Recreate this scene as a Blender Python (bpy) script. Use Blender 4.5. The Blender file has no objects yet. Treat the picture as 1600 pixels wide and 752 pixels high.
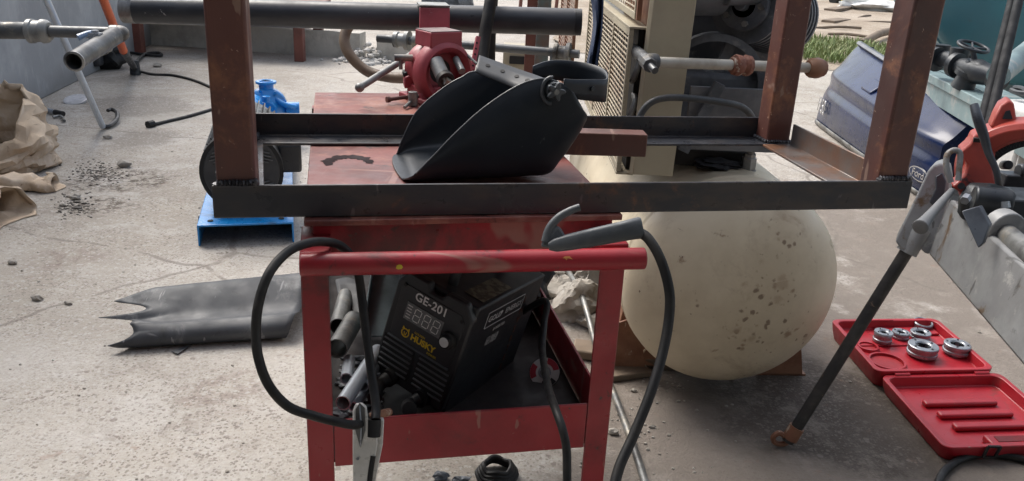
import bpy, bmesh, math, random
from math import sin, cos, pi, radians as RAD
from mathutils import Vector as V, Matrix, noise as NZ
random.seed(7)
SC = bpy.context.scene
COL = SC.collection

# ------------------------------------------------------------------ camera, sky, sun, exposure
F, PITCH, ROLL, CAMH = 1320., RAD(20.2), RAD(2.9), 1.3
rv = V((cos(ROLL), sin(ROLL)*sin(PITCH), sin(ROLL)*cos(PITCH)))
uv = V((-sin(ROLL), cos(ROLL)*sin(PITCH), cos(ROLL)*cos(PITCH)))
fv = V((0, cos(PITCH), -sin(PITCH)))
cam = bpy.data.cameras.new('camera')
cam.sensor_width = 36; cam.lens = 36*F/1600; cam.clip_start = .02; cam.clip_end = 500
co = bpy.data.objects.new('camera', cam); COL.objects.link(co)
co.matrix_world = Matrix(((rv.x, uv.x, -fv.x, 0), (rv.y, uv.y, -fv.y, 0), (rv.z, uv.z, -fv.z, CAMH), (0, 0, 0, 1)))
SC.camera = co
CAM = V((0, 0, CAMH))
def ray(px, py): return fv + rv*((px-800)/F) - uv*((py-376)/F)
def G(px, py, z=0.):            # the point of the horizontal plane z seen at a pixel of the photograph
    v = ray(px, py); return CAM + v*((z-CAMH)/v.z)
def D(px, py, d): return CAM + ray(px, py)*d

w = bpy.data.worlds.new('World'); SC.world = w; w.use_nodes = True
nt = w.node_tree; nt.nodes.clear()
sky = nt.nodes.new('ShaderNodeTexSky'); sky.sky_type = 'NISHITA'; sky.sun_disc = False
SUN_EL, SUN_AZ = RAD(52), RAD(-42)          # azimuth measured from +Y towards +X
sky.sun_elevation = SUN_EL; sky.sun_rotation = SUN_AZ
sky.air_density = 1.2; sky.dust_density = 4.0
hs = nt.nodes.new('ShaderNodeHueSaturation'); hs.inputs['Saturation'].default_value = .52
bg = nt.nodes.new('ShaderNodeBackground'); bg.inputs['Strength'].default_value = .13
wo = nt.nodes.new('ShaderNodeOutputWorld')
nt.links.new(sky.outputs[0], hs.inputs['Color']); nt.links.new(hs.outputs[0], bg.inputs[0]); nt.links.new(bg.outputs[0], wo.inputs[0])
sl = bpy.data.lights.new('sun', 'SUN'); sl.energy = 1.35; sl.angle = RAD(32); sl.color = (1, .95, .88)
so = bpy.data.objects.new('sun', sl); COL.objects.link(so)
sdir = V((sin(SUN_AZ)*cos(SUN_EL), cos(SUN_AZ)*cos(SUN_EL), sin(SUN_EL)))
so.rotation_euler = (-sdir).to_track_quat('-Z', 'Y').to_euler(); so.location = sdir*30
SC.view_settings.view_transform = 'Standard'; SC.view_settings.look = 'None'
SC.view_settings.gamma = 1; SC.view_settings.use_curve_mapping = False
SC.view_settings.exposure = 1.0

# ------------------------------------------------------------------ materials
class NB:
    def __init__(s, name):
        s.m = bpy.data.materials.new(name); s.m.use_nodes = True
        s.t = s.m.node_tree; s.b = s.t.nodes['Principled BSDF']
        s.tc = s.t.nodes.new('ShaderNodeTexCoord')
    def n(s, ty, **k):
        x = s.t.nodes.new(ty)
        for a, b in k.items(): setattr(x, a, b)
        return x
    def l(s, a, b): s.t.links.new(a, b)
    def noise(s, scale, detail=5, rough=.6, coord=None, stretch=None, dist=0):
        x = s.n('ShaderNodeTexNoise'); x.inputs['Scale'].default_value = scale
        x.inputs['Detail'].default_value = detail; x.inputs['Roughness'].default_value = rough
        x.inputs['Distortion'].default_value = dist
        c = coord or s.tc.outputs['Object']
        if stretch:
            mp = s.n('ShaderNodeMapping'); mp.inputs['Scale'].default_value = stretch
            s.l(c, mp.inputs[0]); c = mp.outputs[0]
        s.l(c, x.inputs['Vector']); return x.outputs['Fac']
    def ramp(s, fac, lo, hi):
        x = s.n('ShaderNodeMapRange', clamp=True); x.interpolation_type = 'SMOOTHSTEP'
        x.inputs[1].default_value = lo; x.inputs[2].default_value = hi
        s.l(fac, x.inputs[0]); return x.outputs[0]
    def math(s, op, a, b=None, c=None):
        x = s.n('ShaderNodeMath', operation=op)
        for i, v in enumerate((a, b, c)):
            if v is None: continue
            if isinstance(v, (int, float)): x.inputs[i].default_value = v
            else: s.l(v, x.inputs[i])
        return x.outputs[0]
    def mix(s, fac, a, b):
        x = s.n('ShaderNodeMix', data_type='RGBA')
        if isinstance(fac, (int, float)): x.inputs[0].default_value = fac
        else: s.l(fac, x.inputs[0])
        for i, v in ((6, a), (7, b)):
            if isinstance(v, tuple): x.inputs[i].default_value = (*v[:3], 1)
            else: s.l(v, x.inputs[i])
        return x.outputs[2]
    def bump(s, h, strength, dist=.01):
        x = s.n('ShaderNodeBump'); x.inputs['Strength'].default_value = strength; x.inputs['Distance'].default_value = dist
        s.l(h, x.inputs['Height']); s.l(x.outputs[0], s.b.inputs['Normal']); return x

def mat(name, col, rough=.5, metal=0., col2=None, sc=6., lo=.42, hi=.62, spots=(), bump=.08, bsc=90., bd=.002,
        coat=0., rvar=.15, scratch=None, stretch=None, spec=.5, dots=(), edge=None):
    """base colour drifting to col2 in patches, then sharper spots (colour, scale, lo, hi), scratches, roughness variation and fine bump"""
    b = NB(name)
    c = tuple(col)
    c2 = col2 or tuple(x*.78 for x in col)
    cur = b.mix(b.ramp(b.noise(sc, 6, .62, stretch=stretch), lo, hi), c, c2)
    for (sc_, ssc, slo, shi) in spots:
        cur = b.mix(b.ramp(b.noise(ssc, 7, .7, dist=.4), slo-.055, shi-.05), cur, sc_)
    for (dc, dsc, dr) in dots:                          # round rust freckles of many sizes, clustered by a broad noise
        vo = b.n('ShaderNodeTexVoronoi', feature='F1'); vo.inputs['Scale'].default_value = dsc
        b.l(b.tc.outputs['Object'], vo.inputs['Vector']); sp = b.n('ShaderNodeSeparateColor'); b.l(vo.outputs['Color'], sp.inputs[0])
        rad = b.math('MULTIPLY', b.math('POWER', sp.outputs[0], 4.), dr); rad = b.math('MULTIPLY', rad, b.ramp(b.noise(3.6, 4, .6), .44, .64))
        ds = b.math('ADD', vo.outputs['Distance'], b.math('MULTIPLY', b.math('SUBTRACT', b.noise(dsc*2.2, 5, .7), .5), .75))
        q = b.math('SUBTRACT', rad, ds); cur = b.mix(b.math('MULTIPLY', b.ramp(q, -.08, .22), .75), cur, dc)
    if scratch:
        f = b.noise(38, 3, .5, stretch=(1, .06, .35)); f2 = b.noise(26, 3, .5, stretch=(.08, 1, .2))
        g = b.math('MAXIMUM', b.ramp(f, .685, .72), b.ramp(f2, .69, .725))
        cur = b.mix(b.math('MULTIPLY', g, .7), cur, scratch)
    if edge:                                            # paint rubbed off along real edges
        bv = b.n('ShaderNodeBevel', samples=6); bv.inputs['Radius'].default_value = .0045
        ge = b.n('ShaderNodeNewGeometry'); dt = b.n('ShaderNodeVectorMath', operation='DOT_PRODUCT')
        b.l(bv.outputs[0], dt.inputs[0]); b.l(ge.outputs['Normal'], dt.inputs[1])
        em = b.ramp(b.math('SUBTRACT', 1., dt.outputs['Value']), .012, .10)
        cur = b.mix(b.math('MULTIPLY', b.math('MULTIPLY', em, b.ramp(b.noise(22, 6, .75), .40, .56)), .9), cur, edge)
    b.l(cur, b.b.inputs['Base Color'])
    rn = b.noise(sc*3.1, 5, .6)
    rr = b.n('ShaderNodeMapRange'); rr.inputs[1].default_value = .3; rr.inputs[2].default_value = .7
    rr.inputs[3].default_value = max(.03, rough-rvar); rr.inputs[4].default_value = min(1, rough+rvar)
    b.l(rn, rr.inputs[0]); b.l(rr.outputs[0], b.b.inputs['Roughness'])
    b.b.inputs['Metallic'].default_value = metal
    b.b.inputs['Coat Weight'].default_value = coat; b.b.inputs['Coat Roughness'].default_value = .06
    b.b.inputs['Specular IOR Level'].default_value = spec
    if bump: b.bump(b.noise(bsc, 4, .6), bump, bd)
    return b.m

M = {}
M['red'] = mat('worn_red_paint', (.33, .018, .028), .42, col2=(.24, .013, .02), sc=5, spots=(((.10, .016, .018), 5, .58, .72), ((.05, .02, .018), 10, .635, .70), ((.07, .045, .04), 40, .70, .73), ((.30, .14, .12), 60, .735, .76)), scratch=(.32, .16, .13), bump=.12, edge=(.14, .10, .09))
M['redtop'] = mat('rusty_red_plate', (.20, .055, .045), .5, col2=(.125, .038, .033), sc=7, spots=(((.30, .12, .085), 5, .55, .68), ((.045, .02, .018), 13, .64, .70)), bump=.1, scratch=(.3, .15, .12), edge=(.27, .17, .14))
M['redvise'] = mat('faded_red_paint', (.34, .06, .075), .5, col2=(.25, .042, .055), sc=9, spots=(((.34, .2, .2), 25, .68, .75), ((.05, .02, .02), 12, .68, .74)), bump=.15)
M['scale'] = mat('mill_scale_steel', (.034, .037, .045), .36, .25, (.062, .054, .052), sc=9, stretch=(1, 1, 2.5), spots=(((.15, .085, .055), 11, .64, .76),), bump=.12, scratch=(.16, .15, .15), edge=(.17, .16, .155))
M['scalerust'] = mat('worn_rusty_angle', (.15, .14, .135), .42, .4, (.19, .095, .055), sc=5, lo=.40, hi=.6, spots=(((.26, .13, .07), 9, .62, .74),), bump=.12, scratch=(.3, .28, .27))
M['scalelight'] = mat('brushed_mill_scale_steel', (.16, .15, .145), .38, .6, (.07, .065, .065), sc=11, spots=(((.14, .075, .05), 10, .64, .74),), bump=.12)
M['rust'] = mat('rusty_primed_tube', (.108, .042, .033), .5, .0, (.068, .034, .030), sc=6, stretch=(1, 1, .35), spots=(((.235, .10, .052), 8, .57, .74), ((.46, .33, .25), 55, .70, .73)), bump=.14, scratch=(.26, .17, .13), edge=(.33, .19, .12))
M['weld'] = mat('burnt_weld', (.03, .03, .035), .45, .6, (.12, .12, .13), sc=60, bump=.8, bsc=140)
M["plastic"] = mat("black_plastic", (.020, .022, .025), .45, 0, (.023, .025, .028), sc=7, spots=(((.05, .055, .06), 26, .74, .78),), bump=.05, bsc=240, rvar=.1)
M['shield'] = mat('dark_shield_plastic', (.0125, .0175, .0245), .40, 0, (.0165, .022, .029), sc=8, spots=(((.075, .08, .085), 34, .725, .76), ((.022, .026, .03), 7, .62, .78)), bump=.04, bsc=200, rvar=.08, spec=.42)
M['rubber'] = mat('black_rubber', (.011, .0115, .013), .55, 0, (.024, .023, .022), sc=14, bump=.1, spec=.3)
M['matteblack'] = mat('matt_black_tube', (.012, .013, .015), .65, 0, (.022, .022, .024), sc=12, spec=.15)
M['dustrubber'] = mat('dusty_dark_hose', (.045, .05, .055), .5, 0, (.09, .09, .09), sc=10, bump=.1)
M['pipe'] = mat('black_coated_pipe', (.020, .023, .030), .42, .0, (.045, .048, .055), sc=5, stretch=(.5, 1, 1), spots=(((.28, .28, .29), 32, .72, .75),), bump=.1)
M['thread'] = mat('bare_threaded_steel', (.28, .28, .28), .4, .8, (.14, .14, .14), sc=15)
M['gunpipe'] = mat('weathered_grey_pipe', (.105, .11, .115), .45, .3, (.06, .062, .065), sc=9, spots=(((.22, .2, .17), 12, .62, .74),), bump=.15)
M['brightpipe'] = mat('clean_zinc_pipe', (.55, .60, .65), .32, .35, (.47, .51, .56), sc=3, rvar=.06, bump=0)
M['galv'] = mat('dull_galvanised_steel', (.24, .245, .24), .45, .45, (.10, .10, .10), sc=9, spots=(((.30, .27, .22), 12, .58, .7), ((.05, .045, .04), 9, .63, .72)), bump=.15)
M['zinc'] = mat('bright_zinc_tube', (.46, .50, .55), .3, .4, (.34, .37, .41), sc=8, rvar=.08)
M['steel'] = mat('machined_steel', (.30, .32, .35), .36, .6, (.20, .21, .23), sc=16, bump=.03)
M['cream'] = mat('stained_cream_paint', (.64, .565, .425), .42, 0, (.53, .455, .33), sc=3.5, lo=.38, hi=.66, spots=(((.36, .28, .19), 5, .60, .80), ((.24, .15, .09), 13, .68, .78), ((.10, .05, .03), 26, .725, .765)), dots=(((.24, .15, .09), 34, .60), ((.14, .085, .055), 60, .70), ((.40, .31, .215), 18, .55)), bump=.08, bd=.003, bsc=30)
M['beige'] = mat('beige_painted_sheet', (.40, .355, .255), .5, 0, (.35, .305, .22), sc=4, spots=(((.16, .09, .06), 20, .73, .78),), bump=.04)
M['mesh'] = mat('cream_mesh_wire', (.55, .48, .37), .55, 0, (.36, .25, .18), sc=6, lo=.45, hi=.7)
M['rustmesh'] = mat('rusty_mesh_wire', (.28, .17, .12), .6, 0, (.16, .075, .05), sc=8)
M['engine'] = mat('grimy_cast_iron', (.125, .14, .16), .55, .0, (.06, .068, .08), sc=7, spots=(((.22, .22, .22), 12, .62, .74),), bump=.25, bsc=40, bd=.004)
M['dark'] = mat('sooty_black', (.012, .012, .013), .7, 0, (.02, .019, .018), sc=6)
M['blue'] = mat('bright_blue_enamel', (.012, .235, .62), .32, 0, (.010, .19, .53), sc=6, lo=.3, hi=.8, spots=(((.10, .14, .18), 24, .70, .75), ((.02, .12, .30), 6, .60, .74)), coat=.3, bump=.03)
M['motor'] = mat('black_motor_paint', (.022, .024, .028), .4, 0, (.034, .036, .04), sc=9)
M['carblue'] = mat('dusty_navy_car_paint', (.005, .014, .058), .24, .0, (.006, .014, .045), sc=3, spots=(((.03, .036, .05), 5, .68, .95), ((.34, .34, .34), 60, .77, .79)), coat=.10, rvar=.08, bump=.0, spec=.28)
M['chrome'] = mat('chrome', (.62, .63, .65), .18, 1, (.5, .5, .52), bump=0, rvar=.05)
M['badge'] = mat('badge_blue', (.015, .03, .08), .3, 0)
M['teal'] = mat('teal_tank_paint', (.050, .18, .21), .42, 0, (.05, .145, .175), sc=1.6, lo=.35, hi=.7, spots=(((.08, .10, .10), 9, .66, .8),), bump=.03, bsc=14, bd=.006)
M['tealsteel'] = mat('pale_teal_steel', (.18, .25, .26), .5, .1, (.12, .17, .18), sc=5, spots=(((.3, .31, .3), 8, .58, .7),))
M['valve'] = mat('oily_black_valve', (.022, .026, .032), .42, .3, (.04, .045, .05), sc=10, bump=.2, bsc=50)
M['greycast'] = mat('chipped_grey_machine_paint', (.31, .32, .325), .5, 0, (.24, .245, .25), sc=6, spots=(((.16, .105, .06), 8, .60, .70), ((.07, .065, .06), 9, .64, .76), ((.42, .42, .41), 14, .62, .74)), scratch=(.06, .06, .06), bump=.15)
M['greydark'] = mat('oily_grey_bed', (.075, .085, .10), .4, .25, (.045, .05, .06), sc=7, spots=(((.12, .08, .05), 9, .63, .74),), bump=.15)
M['blackleg'] = mat('scuffed_black_tube', (.022, .022, .024), .5, .1, (.05, .047, .045), sc=13, spots=(((.15, .10, .07), 22, .69, .74),), bump=.15)
M['headred'] = mat('orange_red_cast_paint', (.37, .052, .036), .42, 0, (.29, .04, .03), sc=8, spots=(((.06, .03, .03), 16, .66, .72),), bump=.12)
M['casered'] = mat('red_case_plastic', (.36, .012, .022), .40, 0, (.30, .011, .02), sc=6, spots=(((.22, .03, .03), 9, .64, .76), ((.25, .16, .13), 28, .72, .77)), bump=.08, bsc=200)
M['kraft'] = mat('kraft_paper', (.55, .43, .31), .75, 0, (.46, .345, .24), sc=4, spots=(((.58, .47, .36), 7, .57, .72), ((.25, .17, .11), 10, .66, .74)), bump=.35, bsc=26, bd=.006)
M['kraftin'] = mat('pale_paper_lining', (.55, .44, .33), .8, 0, (.46, .36, .26), sc=5, bump=.3, bsc=24, bd=.006)
M['ink'] = mat('black_print', (.02, .02, .024), .6)
M['sheet'] = mat('grey_scuffed_sheet', (.048, .052, .060), .62, 0, (.07, .075, .082), sc=3.5, stretch=(1, 1, 1), spots=(((.16, .165, .17), 7, .60, .74), ((.035, .036, .04), 9, .62, .72)), scratch=(.28, .28, .29), bump=.1)
M['wall'] = None
M['orange'] = mat('orange_paint', (.62, .13, .045), .4, 0, (.52, .10, .04), sc=9)
M['silver'] = mat('satin_aluminium', (.55, .58, .61), .32, .75, (.44, .47, .5), sc=9)
M['louvre'] = mat('louvre_plastic', (.085, .09, .095), .4)
M['lid'] = mat('clear_white_plastic', (.55, .55, .57), .3, 0)
M['hose'] = mat('brown_hose', (.20, .145, .10), .5, 0, (.15, .10, .07), sc=10)
M['cloth'] = mat('navy_cloth', (.035, .055, .11), .85, 0, (.022, .035, .07), sc=8, bump=.4, bsc=200)
M['blackcloth'] = mat('black_cloth', (.013, .013, .015), .85, 0)
M['white'] = mat('white_paint', (.7, .7, .7), .5)
M['yellow'] = mat('yellow_print', (.72, .50, .02), .5)
M['lcd'] = mat('grey_display_glass', (.15, .16, .165), .25, 0, bump=0)
M['lcdseg'] = mat('pale_segments', (.75, .77, .77), .5, bump=0)
M['greyprint'] = mat('grey_print', (.60, .60, .60), .5, bump=0)
M['faintprint'] = mat('faint_brown_print', (.10, .035, .014), .5, bump=0)
M['tapewood'] = mat('weathered_wood', (.19, .145, .105), .8, 0, (.12, .09, .065), sc=6, stretch=(.4, 1, 3), bump=.3, bsc=40, bd=.004)
M['rock'] = mat('broken_concrete', (.34, .315, .28), .85, 0, (.28, .255, .22), sc=9, spots=(((.54, .53, .50), 7, .57, .7),), bump=.6, bsc=30, bd=.01)
M['yel'] = mat('safety_yellow', (.62, .47, .03), .5)
M['sack'] = mat('white_sack', (.62, .62, .60), .7, bump=.4, bsc=12, bd=.02)
M['greenpost'] = mat('grey_green_post_paint', (.10, .15, .15), .5, 0, (.14, .09, .07), sc=5)
M['rustpost'] = mat('dark_rust_paint', (.16, .055, .04), .6, 0, (.11, .04, .03), sc=6)
M['brown'] = mat('rusty_plate', (.26, .13, .075), .6, 0, (.19, .08, .045), sc=9, spots=(((.4, .33, .26), 20, .66, .72),), bump=.2)
M['grip'] = mat('dark_grey_moulding', (.085, .095, .105), .45, 0, (.06, .068, .076), sc=20, bump=.15, bsc=300)
M['clamp'] = mat('stamped_zinc_steel', (.62, .61, .58), .33, .15, (.52, .51, .48), sc=14, spots=(((.22, .17, .12), 16, .66, .73),))
M['tealchan'] = mat('pale_blue_grey_steel', (.20, .26, .28), .42, .4, (.14, .185, .20), sc=7, scratch=(.35, .4, .42))
M['discwhite'] = mat('disc_label_white', (.62, .6, .58), .5)
M['discred'] = mat('disc_label_red', (.42, .03, .05), .5)

# ground: one sheet, concrete with lime splashes, stains, grime and painted shade; each mask has a shape of its own on the slab
def ground_mat():
    b = NB('worn_concrete_ground'); c = b.tc.outputs['Object']
    sx = b.n('ShaderNodeSeparateXYZ'); b.l(c, sx.inputs[0]); X, Y = sx.outputs[0], sx.outputs[1]
    big = b.noise(.9, 6, .6); mid = b.noise(4.2, 8, .68); fine = b.noise(38, 6, .7); grit = b.noise(150, 3, .6)
    cur = b.mix(b.ramp(big, .36, .66), (.425, .39, .345), (.32, .288, .248))
    cur = b.mix(b.math('MULTIPLY', b.ramp(mid, .48, .66), .6), cur, (.475, .45, .42))
    # pale lime/cement splashes near the cart on the left
    def blob(cx, cy, r, soft=.5):
        dx = b.math('SUBTRACT', X, cx); dy = b.math('SUBTRACT', Y, cy)
        d = b.math('SQRT', b.math('ADD', b.math('MULTIPLY', dx, dx), b.math('MULTIPLY', dy, dy)))
        d = b.math('ADD', d, b.math('MULTIPLY', b.math('SUBTRACT', mid, .5), r*1.5))
        d = b.math('ADD', d, b.math('MULTIPLY', b.math('SUBTRACT', big, .5), r*1.2))
        x = b.n('ShaderNodeMapRange', clamp=True); x.interpolation_type = 'SMOOTHSTEP'
        x.inputs[1].default_value = r; x.inputs[2].default_value = r*(1-soft); b.l(d, x.inputs[0]); return x.outputs[0]
    lime = b.math('MAXIMUM', blob(-1.1, 1.9, .9), blob(-1.2, 2.9, .55))
    speck = b.math('ADD', b.math('MULTIPLY', b.ramp(b.noise(95, 5, .75), .36, .62), .75), b.math('MULTIPLY', b.ramp(mid, .35, .65), .35))
    cur = b.mix(b.math('MULTIPLY', b.math("MULTIPLY", lime, speck), .62), cur, (.52, .50, .475))
    # brown earth and oil film trodden around the compressor and the threading machine, with shade painted in
    soil_shade = b.math('MAXIMUM', b.math('MAXIMUM', blob(1.3, 2.2, 1.5, .4), blob(.55, 1.5, .8, .5)), blob(2.0, 3.6, 1.3, .5))
    cur = b.mix(b.math('MULTIPLY', soil_shade, b.ramp(mid, .12, .50)), cur, (.20, .172, .148))
    oil_shade = b.math('MAXIMUM', blob(.95, 2.25, .42), blob(1.02, 2.05, .22))  # dark oily patch right of the tank carries the tank's painted cast shade
    cur = b.mix(b.math('MULTIPLY', oil_shade, .75), cur, (.05, .038, .03))
    # damp stains by the left wall
    damp = b.math('MAXIMUM', b.math('MAXIMUM', blob(-2.75, 5.9, .45, .35), blob(-3.2, 7.1, .5)), blob(-2.3, 5.0, .3))
    cur = b.mix(b.math('MULTIPLY', damp, .55), cur, (.17, .15, .13))
    spill = b.math('MULTIPLY', b.math('MAXIMUM', blob(-2.02, 4.12, .34), blob(-1.95, 3.72, .22)), b.ramp(b.noise(19, 7, .75), .46, .56))
    cur = b.mix(b.math('MULTIPLY', spill, .85), cur, (.06, .042, .03))
    foot = b.math('MULTIPLY', blob(-.68, 1.45, .25), b.ramp(mid, .4, .6))
    cur = b.mix(b.math('MULTIPLY', foot, .45), cur, (.26, .22, .18))
    mk = b.math('MAXIMUM', b.math('MAXIMUM', blob(-.82, 2.12, .16, .6), blob(-1.72, 2.05, .22, .7)), b.math('MAXIMUM', blob(-.62, 1.55, .16, .6), blob(-1.75, 3.05, .2, .6)))
    cur = b.mix(b.math('MULTIPLY', b.math('MULTIPLY', mk, b.ramp(b.noise(15, 7, .75), .42, .58)), .6), cur, (.24, .19, .165))
    # dark specks, rust freckles, hairline cracks
    def specks(scale, size, power, seedoff):
        vo = b.n('ShaderNodeTexVoronoi', feature='F1'); vo.inputs['Scale'].default_value = scale
        mp = b.n('ShaderNodeMapping'); mp.inputs['Location'].default_value = (seedoff, seedoff*.7, 0); b.l(c, mp.inputs[0]); b.l(mp.outputs[0], vo.inputs['Vector'])
        sp = b.n('ShaderNodeSeparateColor'); b.l(vo.outputs['Color'], sp.inputs[0])
        rad = b.math('MULTIPLY', b.math('POWER', sp.outputs[0], power), size)
        d = b.math('ADD', vo.outputs['Distance'], b.math('MULTIPLY', b.math('SUBTRACT', b.noise(scale*1.9, 5, .75), .5), .9))
        return b.ramp(b.math('SUBTRACT', rad, d), -.04, .10)
    clus = b.ramp(b.noise(1.9, 6, .65), .36, .60); clus2 = b.ramp(b.noise(3.1, 6, .65), .40, .58)
    cur = b.mix(b.math('MULTIPLY', b.math('MULTIPLY', specks(125, .80, 2.4, 0.), clus), .75), cur, (.175, .15, .13))
    cur = b.mix(b.math('MULTIPLY', b.math('MULTIPLY', specks(62, .62, 4., 3.7), clus2), .7), cur, (.20, .17, .15))
    cur = b.mix(b.math('MULTIPLY', b.math('MULTIPLY', specks(85, .70, 3., 8.1), b.math('SUBTRACT', 1., soil_shade)), .5), cur, (.52, .505, .485))
    cur = b.mix(b.math('MULTIPLY', b.math('MULTIPLY', b.ramp(b.noise(6.5, 8, .8), .50, .64), clus), .55), cur, (.26, .225, .195))
    cur = b.mix(b.math('MULTIPLY', b.math('MULTIPLY', b.ramp(b.noise(48, 6, .8), .56, .66), b.math('SUBTRACT', 1., b.math('MULTIPLY', soil_shade, .8))), .45), cur, (.50, .485, .465))
    cur = b.mix(b.math('MULTIPLY', b.ramp(grit, .60, .68), .45), cur, (.15, .13, .11))
    cur = b.mix(b.math('MULTIPLY', b.ramp(b.noise(11, 6, .72), .60, .70), .45), cur, (.25, .165, .125))
    vo = b.n('ShaderNodeTexVoronoi', feature='DISTANCE_TO_EDGE'); vo.inputs['Scale'].default_value = .55
    ds = b.n('ShaderNodeMixRGB'); ds.inputs[0].default_value = .12
    nn = b.n('ShaderNodeTexNoise'); nn.inputs['Scale'].default_value = 3.; b.l(c, nn.inputs[0])
    b.l(c, ds.inputs[1]); b.l(nn.outputs['Color'], ds.inputs[2]); b.l(ds.outputs[0], vo.inputs['Vector'])
    crack = b.math('SUBTRACT', 1., b.ramp(vo.outputs['Distance'], .0015, .006))
    cur = b.mix(b.math('MULTIPLY', b.math('MULTIPLY', crack, b.ramp(mid, .38, .52)), .6), cur, (.16, .14, .12))
    b.l(cur, b.b.inputs['Base Color'])
    b.b.inputs['Roughness'].default_value = .82; b.b.inputs['Specular IOR Level'].default_value = .3
    h = b.math('ADD', b.math('MULTIPLY', mid, 1.), b.math('ADD', b.math('MULTIPLY', fine, .45), b.math('MULTIPLY', grit, .25)))
    b.bump(h, .75, .016); return b.m
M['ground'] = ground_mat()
def dirt_mat():
    b = NB('bare_yard_earth'); n1 = b.noise(.7, 7, .65); n2 = b.noise(7, 7, .7)
    cur = b.mix(b.ramp(n1, .4, .62), (.36, .30, .235), (.27, .215, .16)); cur = b.mix(b.math('MULTIPLY', b.ramp(n2, .52, .7), .6), cur, (.46, .42, .36))
    b.l(cur, b.b.inputs['Base Color']); b.b.inputs['Roughness'].default_value = .9; b.bump(n2, .7, .04); return b.m
M['dirt'] = dirt_mat()
def wall_mat():
    b = NB('trowelled_cement_wall'); n1 = b.noise(1.7, 7, .65); n2 = b.noise(9, 6, .65, stretch=(1, 1, .3)); n3 = b.noise(60, 4, .6)
    cur = b.mix(b.ramp(n1, .38, .62), (.36, .37, .385), (.265, .275, .29))
    cur = b.mix(b.math('MULTIPLY', b.ramp(n2, .56, .70), .5), cur, (.43, .435, .44))
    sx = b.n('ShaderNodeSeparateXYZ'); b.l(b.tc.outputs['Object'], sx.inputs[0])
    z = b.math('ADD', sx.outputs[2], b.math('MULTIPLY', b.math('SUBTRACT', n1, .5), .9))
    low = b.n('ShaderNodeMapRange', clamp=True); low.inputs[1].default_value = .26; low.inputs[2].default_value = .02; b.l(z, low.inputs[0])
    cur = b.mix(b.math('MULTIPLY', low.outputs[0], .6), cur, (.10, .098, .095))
    b.l(cur, b.b.inputs['Base Color']); b.b.inputs['Roughness'].default_value = .8
    b.bump(b.math('ADD', n2, b.math('MULTIPLY', n3, .3)), .4, .01); return b.m
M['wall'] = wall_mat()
M['kerb'] = mat('rough_grey_concrete', (.45, .425, .38), .85, 0, (.34, .32, .285), sc=4, spots=(((.44, .42, .38), 9, .58, .72),), bump=.5, bsc=22, bd=.01)
M['grass'] = mat('grass_blades', (.17, .23, .075), .7, 0, (.27, .29, .14), sc=4, bump=0)

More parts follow.
